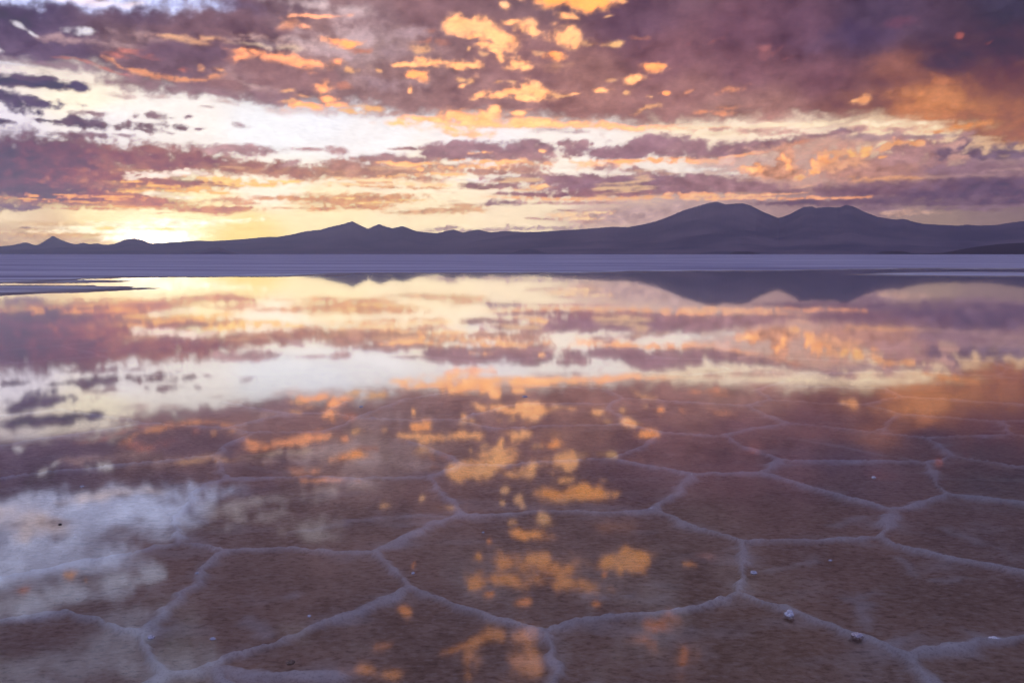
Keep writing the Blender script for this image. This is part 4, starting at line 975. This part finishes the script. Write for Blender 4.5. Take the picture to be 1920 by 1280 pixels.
        if r > 225 and b < 185:                         # sunlit fleece: bright heart, rosy thin edge
            w = (sstep(-.15, .75, q * .8 + .25 + .40 * fine[s_]) * .85 + .15)[..., None]
            rosy = lin((226, 160, 130)) * (.55 + .45 * gain)
            cc = rosy * (1 - w) + col * w
            cc = cc * shade ** np.array([0.3, 0.6, 0.8])
            alpha = alpha * (.66 + .34 * w[..., 0]) * (.55 + .45 * sstep(-.45, .55, 1.3 * fine[s_] + q))
        else:
            cc = col * shade ** np.array([1.0, 1.05, 0.95])
        if rim > 0:
            w = (np.clip(-py + .15, 0, 1) * sstep(soft * 1.7, -soft * .4, t) * rim)[..., None]
            cc = cc * (1 - w) + np.array([1.0, 0.60, 0.30]) * w
        img[s_] = img[s_] * (1 - alpha[..., None]) + cc * alpha[..., None]

    # thin lit seams between the low banks on the sun side
    seam = banded(A, El, .55, 9.0, 4, 131, .5) + .25 * N1
    zone = sstep(2.6, 3.4, El) * sstep(6.2, 4.4, El) * sstep(19, 6, A) * sstep(-27, -20, A)
    dim = sstep(.75, .35, img.mean(-1))
    w = (sstep(.25, .75, seam) * zone * (.25 + .40 * dim))[..., None]
    img = img * (1 - w) + np.array([1.0, .66, .36]) * w
    w = (sstep(.25, .8, -seam) * zone * (1 - dim) * .4)[..., None]
    img = img * (1 - w) + np.array([.52, .30, .24]) * w
    img = img * np.clip(1 + 0.04 * N2 + 0.02 * N3 + .02 * NB, .7, 1.3)[..., None]
    low = (sstep(5.5, 2.0, El) * sstep(14, -4, A))[..., None]
    img = img * (1 + low * (np.array([1.0, .955, .95]) - 1))
    # light of the sun behind the low hill
    d = np.sqrt(((A - SUN_AZ) * 0.8) ** 2 + ((El - SUN_EL) * 1.5) ** 2)
    glow = 7.0 * np.exp(-(d / .55) ** 2) + 0.4 * np.exp(-(d / 1.5) ** 2) + 0.14 * np.exp(-d / 4.0)
    img = img + glow[..., None] * np.array([1.0, 0.68, 0.40]) * 0.8
    return A, El, az, el, img

def build_sky():
    A, El, az, el, img = paint_sky()
    # the low sky is seen through the haze: raise it by what the haze takes
    ar = np.radians(A)
    side = HAZE_SIDE / np.maximum(np.abs(np.sin(ar)), np.abs(np.cos(ar)))
    path = np.minimum(HAZE_TOP / np.maximum(np.sin(np.radians(np.maximum(El, .01))), 1e-4), side)
    Tr = np.exp(-HAZE_D * path)[..., None]
    air = np.stack([np.interp(A, [p[0] for p in HAZE_LIGHT], [p[k] for p in HAZE_LIGHT]) for k in (1, 2, 3)], -1)
    img = np.maximum(img - (1 - Tr) * air, img * .30) / Tr
    R = 120000.0
    ar, er = np.radians(A.astype(np.float64)), np.radians(El.astype(np.float64))
    P = np.stack([R * np.cos(er) * np.sin(ar), R * np.cos(er) * np.cos(ar), R * np.sin(er)], -1).reshape(-1, 3)
    me = grid_mesh('sky', P, A.shape)
    attr_col(me, 'radiance', np.clip(img, 0, None).reshape(-1, 3))
    nt = NT('sky_light')
    col = nt.at('radiance').outputs['Color']
    geo = nt.n('TexCoord').outputs['Object']
    fine = nt.noise(nt.n('VectorMath', {'operation': 'MULTIPLY'}, i0=geo, i1=(1, 1, 2.5)).outputs[0], 0.0016, 5, 0.6)
    col = nt.n('VectorMath', {'operation': 'SCALE'}, i0=col, Scale=nt.ramp(fine, .25, .75, .93, 1.07)).outputs[0]
    em = nt.n('Emission', None, Color=col, Strength=1.0)
    mat = nt.done(em.outputs[0])
    mat.cycles.emission_sampling = 'NONE'
    return obj('sky', me, mat, kind='structure')

sky = build_sky()

# ================================================================== MOUNTAINS
def rock_material(name, a, b, scale):
    nt = NT(name)
    p = nt.n('TexCoord').outputs['Object']
    f = nt.ramp(nt.noise(p, scale, 8, .6), .35, .65)
    c = nt.mix(f, a, b)
    bs = nt.n('BsdfDiffuse', None, Color=c, Roughness=0.5)
    return nt.done(bs.outputs[0])

ROCK = rock_material('mountain_rock', (0.38, 0.27, 0.29), (0.10, 0.085, 0.14), 0.0006)
ROCK_NEAR = rock_material('foothill_rock', (0.085, 0.05, 0.05), (0.05, 0.035, 0.042), 0.003)

def mountain(name, table, dist, front, back, mat, label, power=1.35, rough=.22, seed=5, step=0.06):
    a = np.arange(table[0][0], table[-1][0], step)
    e = np.interp(a, [p[0] for p in table], [p[1] for p in table])
    Hc = np.tan(np.radians(np.maximum(e, 0.0))) * dist + 1.5
    sl = np.concatenate([np.linspace(-1, 0, 34), np.linspace(0.08, 1, 12)])
    A, S = np.meshgrid(a, sl); Hh = np.tile(Hc, (len(sl), 1))
    D = dist + S * np.where(S < 0, front, back)
    x = D * np.sin(np.radians(A)); y = D * np.cos(np.radians(A))
    w = np.clip(1 - np.abs(S), 0, 1)
    k = front / 3.0
    gul = fbm(x / k, y / k, 6, seed, .55, billow=True)
    z = Hh * w ** power * (1 + rough * gul * np.minimum(1, 3.0 * (1 - w)) * np.minimum(1, 4 * w))
    # crest: small teeth
    z += Hh * 0.012 * fbm(A * 9, S * 3, 4, seed + 9) * w
    z = z * (D / dist) - 3 * (np.abs(S) > .97)
    P = np.stack([x, y, z], -1).reshape(-1, 3)
    return obj(name, grid_mesh(name, P, A.shape), mat, kind='structure', label=label)

mountain('mountain_range', RIDGE_FAR, 37000, 4500, 3500, ROCK, 'far pale peaks at the left end of the horizon', seed=3)
mountain('mountain_range', RIDGE_MID, 32000, 8000, 5000, ROCK, 'long low mountain chain with small peaks across the horizon', seed=5, step=.05)
mountain('volcano_massif', RIDGE_RIGHT, 27000, 10000, 7000, ROCK, 'pair of broad blue volcanoes on the right horizon', seed=7, step=.05, power=1.2)
mountain('foothill', RIDGE_NEAR, 13000, 3000, 2500, ROCK_NEAR, 'dark reddish foothill at the right edge of the horizon', seed=9)
for i, h in enumerate(LOW_HILLS):
    mountain('low_hill', h, 16000, 1200, 1200, ROCK_NEAR if i > 1 else ROCK, ['small hazy mound left on the horizon', 'small bluish mound at the centre of the horizon', 'faint low mound under the left volcano', 'low dark mound under the right volcano'][i], power=1.0, seed=20 + i, step=.02)

# ================================================================== SALT GROUND
WATER_Z = 0.0
def seg_dist(x, y, p, q):
    dx, dy = q[0] - p[0], q[1] - p[1]
    t = np.clip(((x - p[0]) * dx + (y - p[1]) * dy) / (dx * dx + dy * dy), 0, 1)
    return np.hypot(x - p[0] - t * dx, y - p[1] - t * dy), t

def poly_sd(x, y, P):
    d = np.full(x.shape, 1e9); inside = np.zeros(x.shape, bool)
    n = len(P)
    for i in range(n):
        p, q = P[i], P[(i + 1) % n]
        d = np.minimum(d, seg_dist(x, y, p, q)[0])
        c = ((p[1] > y) != (q[1] > y))
        xs = (q[0] - p[0]) * (y - p[1]) / (q[1] - p[1] + 1e-12) + p[0]
        inside ^= c & (x < xs)
    return np.where(inside, d, -d)

def land(x, y):
    """signed metres inside dry salt (positive) or water (negative)"""
    az = np.degrees(np.arctan2(x, y))
    r = np.interp(az, [p[0] for p in SHORE], [p[1] for p in SHORE])
    n = fbm(x * .35, y * .16, 5, 301)
    s = (np.hypot(x, y) - r) + 2.0 * n + 5.0 * fbm(x * .05, y * .12, 5, 307)
    for P in BARS:
        bb = np.array(P)
        s = np.maximum(s, poly_sd(x, y, P) + 0.55 * fbm(x * .8, y * .5, 5, 317))
    return s

Y = 1.0 * 1.005 ** np.arange(0, 1003)              # 1 m .. 148 m ahead
T = np.concatenate([np.linspace(-2.6, -.78, 70), np.linspace(-0.77, 0.77, 500), np.linspace(.78, 2.6, 70)])
TT, YY = np.meshgrid(T, Y)
XX = TT * YY
rng = random.Random(4)

# far continuation of the crack pattern beyond the surveyed ridges: jittered hexagons
nodes = dict(NODES); edges = list(RIDGES)
def hexes(x0, x1, y0, y1, sx, sy, skip):
    ids = {}; base = 1000 + len(nodes)
    ny = int((y1 - y0) / (sy * 1.5)) + 1; nx = int((x1 - x0) / sx) + 1
    for j in range(ny):
        for i in range(nx):
            cx = x0 + (i + .5 * (j % 2)) * sx; cy = y0 + j * sy * 1.5
            for k in range(2):                    # top and upper-left corners of each hexagon
                px, py = (cx, cy + sy) if k == 0 else (cx - sx / 2, cy + sy / 2)
                ids[(i, j, k)] = base; nodes[base] = (px + rng.uniform(-.22, .22) * sx, py + rng.uniform(-.25, .25) * sy); base += 1
    for (i, j, k), n in list(ids.items()):
        cand = []
        if k == 1:
            cand = [(i, j, 0), (i - 1, j, 0)]
            d = (i if j % 2 else i - 1, j - 1, 0)
            cand.append(d)
        for c in cand:
            if c in ids:
                a, b = nodes[n], nodes[ids[c]]
                if not (skip(*a) or skip(*b)): edges.append((n, ids[c]))
def surveyed(x, y):
    return 2.5 < y < 10.9 and abs(x) < 0.62 * y + 0.6
hexes(-17, 17, .6, 16.0, 1.75, 0.95, surveyed)

near = YY < 16.5
nr = int(near.any(1).sum())
xn, yn = XX[:nr], YY[:nr]
w1 = fbm(xn * 1.7, yn * 1.7, 3, 201); w2 = fbm(xn * 1.7, yn * 1.7, 3, 211)
w3 = fbm(xn * 9, yn * 9, 4, 221); w4 = fbm(xn * 9, yn * 9, 4, 231)
w5 = fbm(xn * 26, yn * 26, 3, 225); w6 = fbm(xn * 26, yn * 26, 3, 235)
xw = xn + .055 * w1 + .020 * w3 + .008 * w5; yw = yn + .055 * w2 + .020 * w4 + .008 * w6
best = np.full(xn.shape, 9.0); owner = np.full(xn.shape, -1, np.int32)
width = np.full(xn.shape, .05)
for k, (i, j) in enumerate(edges):
    p, q = nodes[i], nodes[j]
    lo, hi = min(p[1], q[1]) - .5, max(p[1], q[1]) + .5
    r0, r1 = np.searchsorted(Y[:nr], lo), np.searchsorted(Y[:nr], hi)
    if r1 - r0 < 2: continue
    ss = np.s_[r0:r1]
    d, t = seg_dist(xw[ss], yw[ss], p, q)
    m = d < best[ss]
    best[ss] = np.where(m, d, best[ss]); owner[ss] = np.where(m, k, owner[ss])
wisp = np.full(xn.shape, 9.0)
for L in WISPS:
    for p, q in zip(L[:-1], L[1:]):
        wisp = np.minimum(wisp, seg_dist(xw, yw, p, q)[0])
edge_w = np.array([rng.uniform(.021, .037) for _ in edges])
edge_h = np.array([rng.uniform(.0165, .0205) for _ in edges])
wv = fbm(xn * 2.2, yn * 2.2, 4, 241)
ew = edge_w[np.maximum(owner, 0)] * (1 + .60 * wv)
ew = np.clip(ew, .016, .085)
f_hi = fbm(xn * 22, yn * 22, 4, 251)
f_md = fbm(xn * 5, yn * 5, 5, 261)
f_lo = fbm(xn * .9, yn * .9, 4, 271)
be = np.maximum(best + .006 * f_hi, 0)
body = np.exp(-(be / ew) ** 3)
fade_z = sstep(-1.1, .1, fbm(xn * 1.3, yn * 1.3, 4, 247) + .3 * f_md)
crest = np.exp(-(best / (ew * .38)) ** 2)
zn = -0.0265 + .0022 * f_lo + .0012 * f_md + .0009 * f_hi
zn += body * edge_h[np.maximum(owner, 0)] * (1 + .12 * f_md) * (.7 + .3 * fade_z) + body * .0022 * w5 + crest * (.0030 + .0030 * w3 + .0018 * f_hi)
halo = np.exp(-(best / (ew * 2.8)) ** 2)
streak = fbm(xn * 2.2, yn * 4.5, 5, 281)
loose = np.exp(-(wisp / (.035 + .02 * f_md)) ** 2)
fade = sstep(-1.1, .1, fbm(xn * 1.3, yn * 1.3, 4, 247) + .3 * f_md)
salt_n = np.clip((.92 + .20 * f_hi + .08 * f_md) * (.75 + .25 * fade) * body + .50 * halo * sstep(-.35, .7, streak + .35 * f_md)
                 + .55 * loose * sstep(-.5, .5, f_md + .4)
                 + .26 * sstep(.15, .95, streak + .5 * f_lo), 0, 1)
zn += .004 * loose

Z = np.empty_like(XX); SALT = np.empty_like(XX); WET = np.zeros_like(XX)
Z[:nr] = zn; SALT[:nr] = salt_n
xf, yf = XX[nr - 1:], YY[nr - 1:]
L = land(xf, yf)
zf = np.clip(L * .045, -.028, .034) + .006 * fbm(xf * 1.2, yf * 1.2, 5, 331) * sstep(-.2, .8, L)
zf += .010 * sstep(.0, .35, L) * sstep(1.6, .5, L) * fbm(xf * 3.1, yf * 2.1, 4, 341)
bl = np.clip((yf - Y[nr - 1]) / 3.0, 0, 1)
Z[nr:] = (zn[-1] * (1 - bl) + zf * bl)[1:]
sf = np.clip(.30 + .6 * sstep(-.2, 2.0, L), 0, 1)
SALT[nr:] = (salt_n[-1] * (1 - bl) + sf * bl)[1:]
band = fbm(xf * .02, np.log(yf) * 26, 4, 351)
WET[nr:] = np.clip(sstep(3.5, .0, L) * .75 + .7 * sstep(.15, .7, band) * sstep(28, 6, L), 0, 1)[1:]

def ground_material():
    nt = NT('salt_crust')
    p = nt.n('TexCoord').outputs['Object']
    salt = nt.at('salt').outputs['Fac']; wet = nt.at('wet').outputs['Fac']
    big = nt.noise(p, 0.9, 5, .55)
    mid = nt.noise(p, 7.0, 6, .6)
    st = nt.n('VectorMath', {'operation': 'MULTIPLY'}, i0=p, i1=(26, 40, 26)).outputs[0]
    grain = nt.noise(st, 1.0, 4, .65)
    mud = nt.mix(nt.ramp(mid, .3, .7), (0.36, 0.240, 0.160), (0.60, 0.440, 0.325))
    mud = nt.mix(nt.ramp(big, .35, .65), mud, (0.57, 0.395, 0.280))
    mud = nt.mix(nt.ramp(grain, .5, .75, 0, .6), mud, (0.74, 0.60, 0.50))
    mud = nt.mix(nt.ramp(grain, .5, .28, 0, .75), mud, (0.20, 0.125, 0.080))
    cry = nt.noise(p, 75.0, 4, .7)
    white = nt.mix(nt.ramp(mid, .3, .7), (0.82, 0.81, 0.80), (0.95, 0.94, 0.92))
    white = nt.mix(nt.ramp(cry, .52, .34, 0, .6), white, (0.56, 0.53, 0.54))
    sm = nt.math('MULTIPLY_ADD', nt.ramp(grain, .2, .8, -.12, .12), 1.0, salt)
    sm = nt.n('Clamp', None, Value=sm).outputs[0]
    c = nt.mix(sm, mud, white)
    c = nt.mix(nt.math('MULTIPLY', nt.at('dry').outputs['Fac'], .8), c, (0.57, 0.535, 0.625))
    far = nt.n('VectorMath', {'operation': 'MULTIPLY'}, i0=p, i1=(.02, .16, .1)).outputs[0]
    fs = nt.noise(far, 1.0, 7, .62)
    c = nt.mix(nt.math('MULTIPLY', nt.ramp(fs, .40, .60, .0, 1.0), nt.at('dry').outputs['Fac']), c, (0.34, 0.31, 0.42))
    c = nt.mix(nt.math('MULTIPLY', wet, .8), c, (0.16, 0.115, 0.125))
    b1 = nt.n('Bump', None, Strength=.5, Distance=.006, Height=grain)
    b3 = nt.n('Bump', None, Strength=.7, Distance=.008, Height=cry, Normal=b1.outputs[0])
    b2 = nt.n('Bump', None, Strength=.6, Distance=.02, Height=mid, Normal=b3.outputs[0])
    bs = nt.n('BsdfPrincipled', None, Base_Color=c, Roughness=.85, Normal=b2.outputs[0])
    bs.inputs['Specular IOR Level'].default_value = 0.15
    return nt.done(bs.outputs[0])
SALT_MAT = ground_material()

def salt_mesh(name, quads):
    vid, inv = np.unique(quads, return_inverse=True)
    q = inv.reshape(quads.shape)
    P = np.stack([XX.ravel()[vid], YY.ravel()[vid], Z.ravel()[vid]], -1)
    me = quad_mesh(name, P, q)
    attr(me, 'salt', SALT.ravel()[vid]); attr(me, 'wet', WET.ravel()[vid])
    attr(me, 'dry', DRY.ravel()[vid])
    return me

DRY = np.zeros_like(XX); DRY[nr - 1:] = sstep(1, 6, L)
NR, NC = XX.shape
idx = np.arange(NR * NC).reshape(NR, NC)
allq = np.stack([idx[:-1, :-1], idx[:-1, 1:], idx[1:, 1:], idx[1:, :-1]], -1)

# far sheet in front plus a plain sheet all round to the foot of the mountains
far_me = salt_mesh('salt_flat', allq[nr - 1:].reshape(-1, 4))
salt_flat = obj('salt_flat', far_me, SALT_MAT, kind='structure')
rr = np.concatenate([[0.0], np.geomspace(2, 110, 12), [125, 140], np.geomspace(160, 41500, 60)])
aa = np.radians(np.linspace(0, 360, 181))
RRg, AAg = np.meshgrid(rr, aa, indexing='ij')
zs = np.where(RRg < 126, -.045, .028)
zs = np.where((RRg > 126) & (RRg < 145), .0, zs)
P = np.stack([RRg * np.sin(AAg), RRg * np.cos(AAg), zs], -1).reshape(-1, 3)
sheet = grid_mesh('salt_plain', P, RRg.shape)
attr(sheet, 'salt', np.where(RRg < 130, .12, .92)); attr(sheet, 'wet', np.where(RRg < 130, 0, 0)); attr(sheet, 'dry', np.where(RRg < 130, 0, 1))
obj('salt_plain', sheet, SALT_MAT, kind='structure')

# plates and ridges: every cell and every ridge is a piece of its own
qb = best[:nr - 1, :-1][:, :]
dq = .25 * (best[:-1, :-1] + best[:-1, 1:] + best[1:, 1:] + best[1:, :-1])
oq = owner[:-1, :-1]
wq = ew[:-1, :-1] * 1.05
is_ridge = dq < wq
lab = np.where(is_ridge, -1, 0).astype(np.int32)
nlab = 0
h_, w_ = lab.shape
flat = lab.ravel()
for s0 in range(flat.size):
    if flat[s0] != 0: continue
    nlab += 1; stack = [s0]; flat[s0] = nlab
    while stack:
        c = stack.pop(); y_, x_ = divmod(c, w_)
        if x_ > 0 and flat[c - 1] == 0: flat[c - 1] = nlab; stack.append(c - 1)
        if x_ < w_ - 1 and flat[c + 1] == 0: flat[c + 1] = nlab; stack.append(c + 1)
        if y_ > 0 and flat[c - w_] == 0: flat[c - w_] = nlab; stack.append(c - w_)
        if y_ < h_ - 1 and flat[c + w_] == 0: flat[c + w_] = nlab; stack.append(c + w_)
nq = allq[:nr - 1].reshape(-1, 4)
counts = np.bincount(np.maximum(flat, 0))
oflat = oq.ravel()
small = (flat > 0) & (counts[np.maximum(flat, 0)] < 150)      # crumbs between crossing ridges join their ridge
flat[small] = -1
order = [k for k in np.argsort(-counts) if k > 0 and counts[k] >= 150]
for k in order:
    obj('salt_plate', salt_mesh('salt_plate', nq[flat == k]), SALT_MAT, parent=salt_flat)
for k in np.unique(oflat[flat == -1]):
    sel = (flat == -1) & (oflat == k)
    if sel.sum() < 4: 
        continue
    obj('salt_ridge', salt_mesh('salt_ridge', nq[sel]), SALT_MAT, parent=salt_flat)

# ================================================================== WATER
def water_material():
    nt = NT('brine')
    p = nt.n('TexCoord').outputs['Object']
    s1 = nt.n('VectorMath', {'operation': 'MULTIPLY'}, i0=p, i1=(3.0, 11.0, 1)).outputs[0]
    n1 = nt.noise(s1, 1.0, 3, .5)
    s2 = nt.n('VectorMath', {'operation': 'MULTIPLY'}, i0=p, i1=(14.0, 40.0, 1)).outputs[0]
    n2 = nt.noise(s2, 1.0, 2, .5)
    hgt = nt.math('MULTIPLY_ADD', n2, .25, n1)
    bump = nt.n('Bump', None, Strength=1.0, Distance=RIPPLE, Height=hgt)
    fr = nt.n('Fresnel', None, IOR=WATER_IOR, Normal=bump.outputs[0])
    gl = nt.n('BsdfGlossy', None, Color=(1, 1, 1, 1), Roughness=WATER_ROUGH, Normal=bump.outputs[0])
    tr = nt.n('BsdfTransparent', None, Color=(.97, .96, .96, 1))
    fac = nt.math('MAXIMUM', fr.outputs[0], nt.ramp(fr.outputs[0], 0.0, .74))
    mx = nt.n('MixShader', None, i0=fac, i1=tr.outputs[0], i2=gl.outputs[0])
    return nt.done(mx.outputs[0])
WATER_IOR, WATER_ROUGH, RIPPLE = 1.6, 0.032, 0.00003
ra = np.concatenate([[0.0], np.geomspace(3, 127, 10)])
RRg, AAg = np.meshgrid(ra, aa, indexing='ij')
P = np.stack([RRg * np.sin(AAg), RRg * np.cos(AAg), 0 * RRg + WATER_Z], -1).reshape(-1, 3)
obj('water', grid_mesh('water', P, RRg.shape), water_material(), kind='structure')

# ================================================================== LOOSE SALT LUMPS
TINT = {'pale': (.84, .80, .80), 'tan': (.70, .62, .60), 'white': (.66, .64, .66), 'grey': (.62, .60, .64), 'brown': (.26, .17, .11), 'dark': (.035, .028, .03)}
LUMP_MAT = {}
for k, c in TINT.items():
    nt = NT('salt_lump_' + k)
    p = nt.n('TexCoord').outputs['Object']
    f = nt.noise(p, 160.0, 5, .65)
    cc = nt.mix(nt.ramp(f, .35, .7), tuple(v * .72 for v in c), tuple(min(.85, v * 1.1) for v in c))
    bp = nt.n('Bump', None, Strength=.6, Distance=.003, Height=f)
    bs = nt.n('BsdfPrincipled', None, Base_Color=cc, Roughness=.75, Normal=bp.outputs[0])
    LUMP_MAT[k] = nt.done(bs.outputs[0])

def lump(x, y, w, flat_, label, kind, seed):
    nv, nu = 13, 20
    th = np.linspace(0, math.pi, nv); ph = np.linspace(0, 2 * math.pi, nu + 1)
    TH, PH = np.meshgrid(th, ph, indexing='ij')
    nx, ny, nz = np.sin(TH) * np.cos(PH), np.sin(TH) * np.sin(PH), np.cos(TH)
    n = fbm(nx * 1.6 + nz * .7 + seed * 3.1, ny * 1.6 - nz * .9 + seed, 4, 400 + seed)
    n2 = fbm(nx * 4 + nz * 2 + seed, ny * 4 - nz * 2, 3, 430 + seed)
    r = 1 + .34 * n + .26 * np.abs(n2) - .1
    r[:, -1] = r[:, 0]
    hw = w * .44
    P = np.stack([nx * r * hw, ny * r * hw * .85, np.maximum(nz * r * hw * flat_, -.35 * hw)], -1).reshape(-1, 3)
    me = grid_mesh('salt_lump', P, TH.shape)
    me.polygons.foreach_set('use_smooth', np.zeros(len(me.polygons), bool))
    o = obj('salt_lump', me, LUMP_MAT[kind], label=label, cat='salt lump', group='loose salt lumps on the flooded flat')
    o.location = (x, y, max(-.020 + .3 * hw, .0035 - hw * flat_ * .5))
    o.rotation_euler = (0, 0, seed * 1.3)
for i, (x, y, w, fl, lb, kd) in enumerate(LUMPS):
    lump(x, y, w, fl, lb, kd, i + 1)

# ================================================================== HAZE
nt = NT('evening_haze')
vol = nt.n('VolumePrincipled', None, Color=HAZE_COLOR, Density=HAZE_D, Anisotropy=.62)
hm = nt.done(vol.outputs[0], 'Volume')
hb, ht = HAZE_SIDE, HAZE_TOP
v = [(sx * hb, sy * hb, z) for z in (-1.1, ht) for sx, sy in ((-1, -1), (1, -1), (1, 1), (-1, 1))]
f = np.array([(3, 2, 1, 0), (4, 5, 6, 7), (0, 1, 5, 4), (1, 2, 6, 5), (2, 3, 7, 6), (3, 0, 4, 7)])
obj('haze', quad_mesh('haze', np.array(v), f, smooth=False), hm, kind='stuff', label='thin evening haze over the salt flat', cat='haze')
